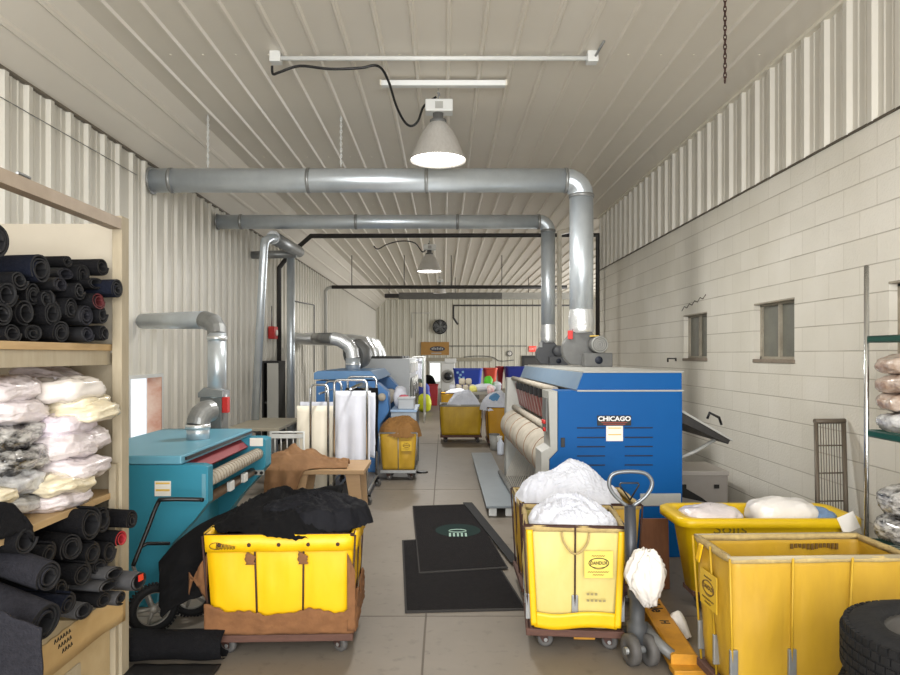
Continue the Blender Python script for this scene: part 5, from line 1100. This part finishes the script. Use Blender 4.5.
sbag('grey linen in clear plastic just above the lowest of the left stack', 14, 478, 2.82, .34, .34, .08, bag_silver, 14, cr=.022)
sbag('pale cream linen bag at the shelf edge below the left stack', 6, 490, 2.62, .22, .2, .06, bag_cream, 15)
sbag('flat white bagged linen lying directly on the board under the right stack', 64, 493, 3.08, .38, .34, .085, bag_white, 18)
sbag('flat grey bagged linen lying directly on the board under the left stack', 12, 500, 2.84, .36, .34, .07, bag_silver, 19)
sbag('crumpled clear bag between the two linen stacks', 42, 481, 2.98, .14, .16, .08, bag_silver, 16, cr=.026)
# ------------------------------------------------------------------ push cart with spoked wheels, floor roll
pc_ = thing('push_cart', 'black tubular push cart with spoked wheels in front of the teal ironer', 'cart', (-1.7, 4.15, 0))
a_ = [at(133, 566, 4.02), at(148, 528, 4.1), at(158, 503, 4.14), at(165, 499.5, 4.14), at(196, 499.5, 4.2), at(203, 500, 4.2)]
MB().tube(smooth(a_, 4), .013, 10).build('handle', black_paint, pc_)
MB().tube([at(139, 548, 4.06), at(147, 543.5, 4.1), at(170, 543.5, 4.16)], .011, 8).build('cross_bar', black_paint, pc_)
MB().tube([at(181, 556, 4.18), at(166, 588, 4.15), at(160, 604, 4.1)], .010, 8).tube([at(133, 566, 4.02), at(150, 606, 4.05)], .011, 8).build('frame_rod', grey_paint, pc_)
def spoked(c, r, n, label):
    c = Vector(c); n = Vector(n).normalized(); u = Vector((0, 0, 1)); v = n.cross(u).normalized(); mb = MB()
    pr = [(r - .045, -.016), (r - .02, -.026), (r - .004, -.018), (r, 0), (r - .004, .018), (r - .02, .026), (r - .045, .016)]
    mb.lathe(pr, c, n, 40, close=True)
    for k in range(44):
        a = 2 * math.pi * k / 44; q_ = c + (u * math.cos(a) + v * math.sin(a)) * r; Mx = Matrix((v * math.cos(a) - u * math.sin(a), n, u * math.cos(a) + v * math.sin(a))).transposed().to_4x4()
        mb.box(-.006, .006, -.02, .02, -.004, .007, 0, Matrix.Translation(q_) @ Mx)
    t = mb.build('wheel', dark_rubber, pc_)
    m = MB()
    for k in range(5):
        a = 2 * math.pi * k / 5 + .3; m.tube([c, c + (u * math.cos(a) + v * math.sin(a)) * (r - .04)], [.013, .009], 6)
    m.lathe([(.001, -.03), (.024, -.03), (.024, .03), (.001, .03)], c, n, 14); m.lathe([(r - .05, -.013), (r - .038, -.013), (r - .038, .013), (r - .05, .013)], c, n, 36, close=True)
    m.build('spokes', mat('grey_spokes', (126, 122, 114), .5, .2), t)
wz = .143
spoked((at(152, 612, 4.0).x, 4.02, wz), .143, (.62, -.78, 0), '')
spoked((at(187, 600, 4.2).x, 4.28, wz), .143, (.1, -1, 0.0), '')
MB().tube([(at(152, 612, 4.0).x, 4.03, wz), (at(187, 600, 4.2).x, 4.26, wz)], .012, 8).build('axle', galv_dull, pc_)
def froll(i, j):
    a = 2 * math.pi * i; r = .080 + .012 * nz(math.cos(a) * 1.3, math.sin(a) * 1.3, j * 3)
    return Vector((-1.76 + .57 * j, 3.66 + .02 * j + r * math.cos(a) * 1.1, .080 + r * math.sin(a) * .95))
fr_ = MB().grid(30, 20, froll, closeu=True).build('floor_roll', mat_black); tag(fr_, 'fat black roll of matting lying on the floor left of the bright yellow cart', 'mat')
MB().grid(20, 6, lambda i, j: Vector((-1.64 + .46 * i, 3.58 - .14 * j, .012 + .004 * nz(i * 5, j * 4)))).build('loose_flap', mat_back, fr_, solid=.006)
# ------------------------------------------------------------------ floor mats in the aisle
def quad_mat(label, pts, th, z0, m_, bord):
    P = [at(x, y, H * FPX / (y - VY)) for x, y in pts]; t = thing('floor_mat', label, 'mat', (sum((p.x for p in P)) / 4, sum((p.y for p in P)) / 4, z0))
    mb = MB(); mb.prism([(p.x, p.y) for p in P], z0, z0 + th * .7, 'z'); mb.build('rubber_backing', bord, t)
    c = sum(P, Vector()) / 4; Q = [p + (c - p).normalized() * .035 for p in P]
    mb = MB(); mb.prism([(p.x, p.y) for p in Q], z0 + th * .5, z0 + th, 'z'); mb.build('pile', m_, t)
    return t, P
mat_floor = mat('dark_entrance_mat', (27, 26, 27), .95, 0, (36, 34, 35), 26, .6, bump=.3, bscale=90, spec=.1)
edge = mat('mat_grey_edge', (52, 50, 49), .8, spec=.2)
quad_mat('wide plain black floor mat lying under the printed one in the aisle', [(402, 541), (480, 536), (527, 610.5), (405, 613.5)], .010, .001, mat_floor, edge)
t, P = quad_mat('black floor mat with a faded green oval print, on top in the aisle', [(412.5, 507.5), (471, 505.5), (508, 570), (419, 575.5)], .010, .0115, mat_floor, edge)
ce = at(458, 532.5, H * FPX / (532.5 - VY)); m = MB(); m.prism([(ce.x + .21 * math.cos(a), ce.y + .23 * math.sin(a)) for a in [i * .2618 for i in range(24)]], .0212, .0222, 'z'); m.build('oval_print', mat('faded_green_print', (36, 50, 48), .95, spec=.1), t)
k = MB()
for i in range(5): k.box(ce.x - .085 + i * .036, ce.x - .067 + i * .036, ce.y - .22, ce.y - .10, .0222, .0232)
k.tube([(ce.x - .005 + .08 * math.cos(a), ce.y - .03 + .05 * math.sin(a), .0225) for a in [i * .4 for i in range(16)]], .006, 4, closed=True)
k.build('print_lettering', mat('pale_green_print', (150, 176, 164), .9), t)
for q_, (pts, lb_) in enumerate((([(463, 505), (472, 505), (520, 565), (511, 566)], 'thin black strip of matting sticking out on the right of the printed mat'),)):
    Pp = [at(x, y, H * FPX / (y - VY)) for x, y in pts]; m = MB(); m.prism([(p.x, p.y) for p in Pp], .0225, .030, 'z'); tag(m.build('mat_strip', mat_back), lb_, 'mat')
# ------------------------------------------------------------------ plywood table and cloths
TZ = at(0, 466, 7.0).z
tb = thing('plywood_table', 'low plywood table with tapered slab legs and brown cloths on it', 'table', (-1.3, 7.0, 0))
cs = [at(258, 476, 6.75), at(362.5, 465.5, 6.75), at(369.5, 454, 7.4), at(270, 456, 7.4)]
X0, X1 = -1.75, at(364, 0, 6.75).x
MB().box(X0, X1, 6.75, 7.42, TZ - .045, TZ, .004).build('table_top', plywood, tb)
for x, s_ in ((X1 - .07, 1), (X0 + .25, -1)):
    for y in (6.83, 7.32): MB().prism([(x - .13, TZ - .045), (x + .02, TZ - .045), (x + .045, .0), (x - .05, .0)] if s_ > 0 else [(x - .02, TZ - .045), (x + .13, TZ - .045), (x + .05, 0), (x - .045, 0)], y - .014, y + .014).build('leg', plywood, tb)
def sst(a, b, x): t_ = min(1, max(0, (x - a) / (b - a))); return t_ * t_ * (3 - 2 * t_)
def brown(i, j):
    x = X0 - .03 + .80 * i + .02 * nz(i * 5, j * 4, 3); top = .56 - .34 * sst(.45, 1., i); hg = .28 * (1 - sst(.34, .50, i)) + .03 * nz(i * 9, 2.)
    hg = max(0., hg); s_ = j * (top + hg); yf = 6.735 if hg > .02 else 6.735 + .09 * sst(.5, .7, i)
    yb = yf + top
    if s_ < top:
        y = yb - s_; v = s_ / top; z = TZ + .012 + (.14 * math.exp(-((i - .3) / .28) ** 2) + .045) * (math.sin(math.pi * v) ** .6) * (.75 + .5 * nz(i * 5, v * 4, 6)) + .035 * max(-.3, fold(x, y, 91, 8, .5)) * math.sin(math.pi * min(1, v + .08)) + .018 * fold(x, y, 95, 17, 1.2) * math.sin(math.pi * v)
        return Vector((x, y, max(z, TZ + .012)))
    d_ = s_ - top
    return Vector((x, yf - .015 - .018 * (1 + math.sin(x * 40 + d_ * 6)) * min(1, d_ * 8), TZ + .012 - d_))
tag(MB().grid(90, 80, brown).build('brown_cloth', cloth_brown, solid=.008), 'camel brown cloth heaped on the plywood table and hanging over its front', 'cloth')
# ------------------------------------------------------------------ garment racks with hanging tablecloths
def rack(label, X, W, y0, y1, ht):
    t = thing('garment_rack', label, 'rack', (X, (y0 + y1) / 2, 0), 0, 'rolling tube racks'); r = .05
    for y in (y0, y1):
        P = [(X - W / 2, y, .1), (X - W / 2, y, ht - r)] + [tuple(p) for p in arc((X - W / 2 + r, y, ht - r), r, 180, 90, 5, (1, 0, 0), (0, 0, 1))[1:]] + [tuple(p) for p in arc((X + W / 2 - r, y, ht - r), r, 90, 0, 5, (1, 0, 0), (0, 0, 1))] + [(X + W / 2, y, .1)]
        MB().tube(P, .014, 10).build('end_arch', chrome, t)
        for x in (X - W / 2, X + W / 2): caster(t, x, y, .115, .045, rnd.uniform(-.6, .6), wm_=black_paint)
    for x in (X - W / 2, X + W / 2): MB().cyl((x, y0, .13), (x, y1, .13), .014, 10).build('base_rail', galv_dull, t)
    MB().cyl((X, y0, ht - .10), (X, y1, ht - .10), .012, 10).build('hanging_bar', chrome, t)
    return t
rack('near rolling tube rack with an arched end, hung with a white tablecloth', -1.03, .36, 7.46, 8.5, 1.375)
def hung(label, X, Y, W, zt, zb, m, seed, both=True, dd=.05, name='hanging_tablecloth'):
    mb = MB()
    def fn(i, j):
        # front sheet, over the bar, back sheet
        u = i; s_ = j * 2 - 1; z = zt - (abs(s_)) * (zt - zb) * (1 if s_ < 0 else .86) - (.06 * u if s_ < 0 else .02 * u) * abs(s_); y = Y + s_ * dd * (.35 + .65 * min(1, abs(s_) * 5))
        if abs(s_) < .06: z = zt
        return Vector((X - W / 2 + W * u + .01 * nz(u * 3, j * 4, seed), y + .02 * math.sin(u * 15 + seed) * min(1, abs(s_) * 1.4) + .012 * nz(u * 6, j * 3, seed), z))
    return tag(mb.grid(36, 44, fn).build(name, m, solid=.006), label, 'tablecloth', None)
hung('white tablecloth hanging in the near rack above the plywood table', at(353, 0, 7.65).x, 7.65, .40, at(0, 391, 7.65).z, at(0, 462, 7.65).z, cloth_white, 3, dd=.06)
hung('narrow white tablecloth edge showing right behind the front white one', at(358, 0, 7.85).x, 7.85, .40, at(0, 393, 7.85).z, at(0, 452, 7.85).z, cloth_white, 8)
for k, Y in enumerate((8.0, 8.2)): hung('black tablecloth hanging at the %s of the near rack, behind the white ones' % ('middle' if k == 0 else 'back end'), at(361 + k * 2, 0, Y).x, Y, .36, at(0, 388, Y).z, at(0, 446, Y).z, cloth_black, 11 + k)
rack('left rolling tube rack hung with a cream tablecloth behind the brown cloths', -1.42, .20, 7.7, 8.7, 1.31)
hung('cream tablecloth hanging in the left rack behind the brown cloths', at(315, 0, 7.95).x, 7.95, .43, at(0, 406, 7.95).z, at(0, 496, 7.95).z, cloth_cream, 15, dd=.07)
hung('white tablecloth lying over the rack behind the cream one', at(317, 0, 8.3).x, 8.3, .42, at(0, 402, 8.3).z, at(0, 470, 8.3).z, cloth_white, 19, dd=.06)
def hanger(x, Y, z, label):
    p = (x, Y, z); m = MB(); m.tube([(x - .17, Y, z - .09), (x, Y, z), (x + .17, Y, z - .09), (x - .17, Y, z - .09)], .007, 6); m.tube([(x, Y, z), (x, Y, z + .035), (x + .015, Y, z + .055), (x + .03, Y, z + .04)], .004, 6)
    return tag(m.build('clothes_hanger', mat('olive_hanger', (84, 80, 58), .5)), label, 'hanger', 'empty hangers on the near rack')
for k in range(4): hanger(-1.03 + .01 * k, 7.95 + .1 * k, 1.30 + .004 * k, 'olive clothes hanger over the black tablecloths in the near rack')
# ------------------------------------------------------------------ green wire shelving on the right
ws = thing('wire_shelving', 'green wire shelving with chrome posts and bagged linen by the block wall', 'shelving', (2.78, 3.4, 0))
for (x, y) in ((2.50, 4.0), (3.02, 4.0), (2.50, 2.8), (3.02, 2.8)):
    MB().cyl((x, y, .03), (x, y, 2.18), .0135, 14).lathe([(.001, 0), (.03, 0), (.03, .03), (.001, .03)], (x, y, 0), n=12).build('post', chrome, ws)
for z in (1.757, 1.205, .56):
    m = MB(); x0, x1, y0, y1 = 2.50, 3.02, 2.8, 4.0
    for zz in (z, z - .03): m.tube([(x0, y0, zz), (x1, y0, zz), (x1, y1, zz), (x0, y1, zz)], .006, 6, closed=True)
    m.box(x0 - .004, x0 + .004, y0, y1, z - .03, z).box(x0, x1, y1 - .004, y1 + .004, z - .03, z)
    for k in range(40): y = y0 + .03 + k * .03; m.cyl((x0, y, z + .002), (x1, y, z + .002), .003, 5)
    m.build('wire_shelf', green_shelf, ws)
def rbag(label, y, z, m, seed, sy=.30, sz=.1, sx=.46, x=2.72, **k):
    o = pillow(sx, sy, sz, seed, .014, fr=13).build('bagged_linen', m); o.location = (x, y, z); o.rotation_euler = (0, 0, rnd.uniform(-.12, .12)); return tag(o, label, 'linen bag', 'bagged linen on the green shelving')
zz = 1.21
for k, (lb_, m_) in enumerate((('grey bagged linen lowest on the middle green shelf', bag_silver), ('brown bagged linen second from the bottom on the middle green shelf', bag_brown), ('brown and blue bagged linen third from the bottom on the middle green shelf', bag_brown), ('brown bagged linen topmost on the middle green shelf', bag_brown))): rbag(lb_, 3.82, zz, m_, 30 + k, sy=.34, sz=.118); zz += .108
rbag('dark linen in crinkled plastic topmost on the lowest green shelf', 3.80, .715, bag_dark, 40, sz=.19, sy=.36); rbag('dark bagged linen with painted silver glints at the bottom of the lowest green shelf', 3.82, .565, bag_dark, 41, sz=.17, sy=.38)
rbag('black bundle in clear plastic below the lowest green shelf', 3.8, .30, bag_dark, 42, sz=.2, sy=.3)
tag(MB().box(2.53, 3.0, 3.3, 3.98, 0, .30, .006).build('storage_carton', cardboard), 'carton on the floor under the green shelving', 'carton')
# leaning wire grate, grey carton by the ironer
gr = thing('wire_grate', 'brown metal wire grate leaning against the block wall', 'grate', (2.98, 5.2, 0)); m = MB()
def gp(u, v): return Vector((2.93 + .15 * v, 5.34 - .0 - .34 * (1 - u), .0 + 1.165 * v))
xs_ = at(837, 420, 5.2)
def gp(u, v): return Vector((2.865 + .30 * u * .9 - .0 + .0 * v, 5.10 + .16 * v, 1.165 * v)) if False else Vector((2.775 + .225 * u + .085 * v, 5.0 + .02 * u + .2 * v, 1.14 * v))
fr = MB()
for u in (0, 1): fr.tube([gp(u, 0), gp(u, 1)], .017, 8)
fr.tube([gp(-.05, 1), gp(1.05, 1)], .02, 8).tube([gp(0, .02), gp(1, .02)], .014, 8); fr.build('grate_frame', mat('brown_grate_metal', (104, 94, 82), .5, .2), gr)
for k in range(10): u = (k + .7) / 10.5; m.tube([gp(u, .02), gp(u, 1)], .0035, 5)
for v in (.3, .48, .66, .84): m.tube([gp(0, v), gp(1, v)], .006, 6)
m.build('grate_wires', mat('brown_grate_metal', (104, 94, 82)), gr)
gx = thing('storage_box', 'grey box with small latches on the floor behind the blue ironer', 'box', (2.7, 7.2, 0))
MB().box(2.30, 2.94, 7.0, 7.6, 0, .44, .006).build('box_body', mat('box_grey', (162, 156, 150), .6, 0, (148, 142, 136), 3, .6), gx)
MB().box(2.29, 2.95, 6.99, 7.61, .40, .45, .008).build('box_lid', mat('box_lid_grey', (176, 170, 164), .6), gx)
for x in (2.48, 2.82): MB().box(x - .025, x + .025, 6.985, 7.0, .27, .31).build('latch', ink, gx)
tag(MB().tube([at(643, 362, 9), at(643, 358.5, 9), at(651, 358.5, 9), at(651, 361, 9)], .012, 6).build('wall_hook', black_iron), 'small bent iron hook on the block wall above the blue ironer', 'hook').location.x = .33
# stain marks above the far window of the block wall
# ------------------------------------------------------------------ far end of the room
def bulk_truck(label, x0, x1, yt, Y, zb, m_, D=.8):
    a = at(x0, yt, Y); b = at(x1, yt, Y); t = thing('bulk_truck', label, 'laundry cart', ((a.x + b.x) / 2, Y, 0), 0, 'coloured plastic bulk trucks at the far end'); z = a.z
    mb = MB(); S_ = [ringpts(a.x + .1, b.x - .1, Y + .08, Y + D - .08, zb, .1, 4), ringpts(a.x + .02, b.x - .02, Y + .02, Y + D - .02, z - .06, .12, 4), ringpts(a.x, b.x, Y, Y + D, z - .05, .12, 4), ringpts(a.x, b.x, Y, Y + D, z, .12, 4), ringpts(a.x + .05, b.x - .05, Y + .05, Y + D - .05, z, .1, 4), ringpts(a.x + .12, b.x - .12, Y + .1, Y + D - .1, zb + .04, .08, 4)]
    V = [[mb.bm.verts.new(p) for p in s_] for s_ in S_]; n = len(V[0])
    for a_, b_ in zip(V[:-1], V[1:]):
        for i in range(n): mb.bm.faces.new((a_[i], a_[(i + 1) % n], b_[(i + 1) % n], b_[i]))
    mb.bm.faces.new(V[0][::-1]); mb.bm.faces.new(V[-1]); mb.build('truck_body', m_, t)
    MB().box(a.x + .12, b.x - .12, Y + .1, Y + D - .1, .14, zb + .01).build('truck_base', grey_paint, t)
    for x in (a.x + .25, b.x - .25): MB().cyl((x, Y + .15, .075), (x + .05, Y + .15, .075), .075, 12).box(x + .015, x + .035, Y + .12, Y + .18, .075, .15).build('caster', wheel_grey, t); MB().cyl((x, Y + D - .15, .075), (x + .05, Y + D - .15, .075), .075, 12).box(x + .015, x + .035, Y + D - .18, Y + D - .12, .075, .15).build('caster', wheel_grey, t)
    return t
tblue = mat('royal_blue_plastic', (30, 66, 176), .4); tred = mat('orange_red_plastic', (206, 72, 44), .4); tcrim = mat('crimson_plastic', (164, 38, 46), .4); tnavy = mat('deep_blue_plastic', (24, 44, 140), .4)
b = bulk_truck('royal blue bulk truck with pale stickers below the wooden sign', 453, 483, 368.5, 23, .4, tblue)
p = at(453, 368, 23)
for (dx, dz) in ((.12, -.12), (.22, -.2), (.3, -.1), (.18, -.3), (.32, -.3)): MB().box(p.x + dx, p.x + dx + .07, 22.985, 23.01, p.z + dz - .07, p.z + dz).build('sticker', mat('pale_blue_sticker', (150, 200, 230), .5), b)
bulk_truck('orange red bulk truck next to the royal blue one', 483, 498, 368, 23.5, .4, tred)
bulk_truck('crimson bulk truck between the orange and the deep blue ones', 496.5, 505, 366.5, 24.6, .4, tcrim)
bulk_truck('deep blue bulk truck by the black doorway', 505, 527, 366.5, 24, .4, tnavy)
# folding table with linen
t = thing('folding_table', 'long grey table with stacked linen behind the carts in the aisle', 'table', (.75, 18, 0)); zt = at(0, 391, 18).z
MB().box(at(444, 0, 18).x, at(503, 0, 18).x, 17.6, 18.6, zt - .08, zt, .01).build('table_top', mat('grey_table', (150, 148, 140), .5), t)
for x in (at(446, 0, 18).x, at(500, 0, 18).x):
    for y in (17.7, 18.5): MB().box(x - .03, x + .03, y - .03, y + .03, 0, zt - .08).build('leg', grey_paint, t)
lc = mat('folded_cream', (214, 206, 190), .85, 0, (198, 188, 170), 12, .6)
for row, (xs_, z_) in enumerate((((452.5, 459, 465.5, 472), 0), ((462, 468.5), 1))):
    for i, x in enumerate(xs_):
        p = at(x, 390, 18.1); o = pillow(.165, .3, .17, 100 + row * 5 + i, .006, nu=20, nv=10, e=.35).build('folded_linen', lc if x > 455 else cloth_white); o.location = (p.x, 18.1, zt + .165 * z_); tag(o, ['stack of folded cream linen in the bottom row on the grey table', 'stack of folded cream linen in the upper row on the grey table'][row] if x > 455 else 'white folded linen at the left end of the grey table', 'linen', 'folded linen stacks on the grey table' if x > 455 else None)
def lump(label, x0, x1, y0, y1, Y, m_, seed, cat='laundry', name='laundry_bundle', d=.3):
    a = at(x0, y1, Y); b = at(x1, y0, Y); o = pillow(b.x - a.x, d, b.z - a.z, seed, .03, nu=24, nv=14, fr=8, e=.8).build(name, m_); o.location = ((a.x + b.x) / 2, Y, a.z); return tag(o, label, cat)
lump('bright green bag on the linen at the right end of the grey table', 484, 492.5, 376, 388, 18.1, mat('green_bag', (88, 190, 40), .6), 201, 'bag', 'laundry_bag')
lump('white linen bundle under the green bag on the grey table', 472, 495, 384, 391.5, 17.9, cloth_white, 202)
lump('pale yellow cloth at the front edge of the grey table', 470, 477, 386, 392.5, 17.7, mat('pale_yellow_cloth', (232, 228, 130), .85), 203, 'cloth', 'yellow_cloth', .2)
lump('pink and white cloth bundle right of the green bag', 487, 494, 386, 394, 17.65, mat('pink_cloth', (196, 120, 124), .85, 0, (236, 228, 226), 5, .4), 204)
lump('white bundle at the far right end of the grey table', 492, 501, 382, 391, 18.3, cloth_white, 205)
# left far corner: bin, bags, grey work table with a box
def bagst(label, x0, x1, y0, y1, Y, m_, seed):
    a = at(x0, y1, Y); b = at(x1, y0, Y); return lump(label, x0, x1, y0, VY + H * FPX / Y, Y, m_, seed, 'bag', 'laundry_bag', .4)
bagst('bright yellow bag standing on the floor at the end of the dryers', 417, 431, 394, 411, 19.6, mat('hi_vis_yellow', (214, 222, 30), .55, 0, (190, 200, 20), 5, .6), 211)
bagst('blue bag behind the bright yellow bag', 417.5, 430, 383, 410, 20.3, mat('blue_bag', (54, 70, 168), .6), 212)
t = thing('red_bin', 'red bin behind the blue bag near the dryers', 'bin', at(433.5, 406, 22.2)); p0, p1 = at(429, 384, 22.2), at(438, 384, 22.2); t.location.z = 0
MB().prism([(p0.x + .03, 0), (p1.x - .03, 0), (p1.x, p0.z), (p0.x, p0.z)], 22.05, 22.4, 'y', .01).build('bin_body', mat('bin_red', (170, 30, 38), .45), t)
MB().box(p0.x - .015, p1.x + .015, 22.03, 22.42, p0.z - .04, p0.z, .008).build('bin_rim', mat('bin_red', (170, 30, 38)), t)
lump('dark round bundle above the blue bag, behind the dryers', 421, 436, 375, 405, 24, cloth_black, 214)
t = thing('work_table', 'grey blue work table in front of the mid blue ironer', 'table', (-.58, 9.75, 0)); z0 = at(0, 410, 9.5).z
MB().box(-.755, -.38, 9.5, 10.6, z0 - .03, z0, .004).build('table_top', mat('grey_blue_top', (140, 168, 200), .4), t)
MB().box(-.745, -.39, 9.52, 9.54, .35, z0 - .03).build('front_panel', mat('grey_blue_panel', (156, 166, 176), .45), t)
for (x, y) in ((-.73, 9.55), (-.41, 9.55), (-.73, 10.55), (-.41, 10.55)): MB().box(x - .02, x + .02, y - .02, y + .02, 0, z0 - .03).build('leg', grey_paint, t)
t = thing('plastic_crate', 'light grey plastic crate on the grey blue work table', 'crate', (-.52, 9.75, z0)); a, b = at(398, 410, 9.6), at(414, 398.5, 9.6)
MB().box(a.x, b.x, 9.6, 9.9, z0, z0 + (b.z - a.z), .012).build('crate_body', mat('crate_grey', (168, 172, 176), .45), t); MB().box(a.x - .012, b.x + .012, 9.59, 9.91, z0 + (b.z - a.z) - .02, z0 + (b.z - a.z) + .004, .005).build('crate_rim', mat('crate_grey', (168, 172, 176)), t)
lump('white cloth bundle behind the light grey crate', 393.5, 407, 387, 409.6, 10.2, cloth_white, 215)
lump('pink red cloth peeping over the light grey crate', 399, 408, 395.5, 400, 9.95, mat('rose_cloth', (206, 96, 112), .8), 216, 'cloth', 'pink_cloth', .2)
# white rack of pressed uniforms by the dryers
rk = thing('uniform_rack', 'white pipe rack with hanging pale clothes at the end of the dryers', 'rack', (-.6, 17, 0)); a, b = at(413, 0, 16.5), at(424, 0, 16.5); zt = at(0, 357, 16.5).z
MB().tube([(a.x, 16.5, 0), (a.x, 16.5, zt), (b.x, 16.5, zt), (b.x, 16.5, 0)], .018, 8).build('front_arch', white_paint, rk); MB().tube([(a.x, 17.6, 0), (a.x, 17.6, zt), (b.x, 17.6, zt), (b.x, 17.6, 0)], .018, 8).build('rear_arch', white_paint, rk)
MB().cyl(((a.x + b.x) / 2, 16.5, zt), ((a.x + b.x) / 2, 17.6, zt), .015, 8).build('hanging_bar', white_paint, rk); MB().cyl((a.x, 16.5, .15), (a.x, 17.6, .15), .015, 8).cyl((b.x, 16.5, .15), (b.x, 17.6, .15), .015, 8).build('base_rail', white_paint, rk)
cl = [cloth_white, mat('sage_cloth', (150, 166, 156), .85), cloth_cream, mat('grey_cloth', (120, 122, 122), .85)]
for k in range(6):
    Y = 16.6 + k * .16; hung('%s garment hanging %s in the white pipe rack' % (('white', 'sage green', 'cream', 'grey')[k % 4], ('foremost', 'second from the front', 'third from the front', 'fourth from the front', 'second from the back', 'rearmost')[k]), (a.x + b.x) / 2 + .03 * (k % 2), Y, .17, zt - .04, zt - .5 - .1 * (k % 3), cl[k % 4], 60 + k, name='hanging_garment')['category'] = 'garment'
# round-windowed white washer by the end door and steel box
t = thing('washing_machine', 'white front loading machine with a round door by the bright far doorway', 'washing machine', (at(448, 0, 27).x, 27, 0)); a, b = at(441, 388, 27), at(455, 360, 27)
MB().box(a.x, b.x, 27, 28, .02, b.z - .12, .03).build('machine_body', white_paint, t)
dd = MB().lathe([(.001, 0), (.2, 0), (.24, -.04), (.27, 0)], ((a.x + b.x) / 2, 26.99, .8), (0, 1, 0), 24).build('door', light_grey, t)
MB().lathe([(.001, -.045), (.16, -.045), (.16, -.02), (.001, -.02)], ((a.x + b.x) / 2, 26.99, .8), (0, 1, 0), 24).build('door_glass', mat('dark_door_glass', (46, 50, 54)), dd)
MB().box(a.x + .15, b.x + .05, 26.95, 27.6, b.z - .12, b.z + .06, .01).build('control_head', white_paint, t)

tag(MB().lathe([(.001, 0), (.085, 0), (.085, .012), (.06, .018), (.001, .018)], (at(422, 473, 9.5).x, 9.5, .001), n=24).build('rubber_puck', black_paint), 'small black round puck on the aisle floor beside the small yellow cart', 'puck')
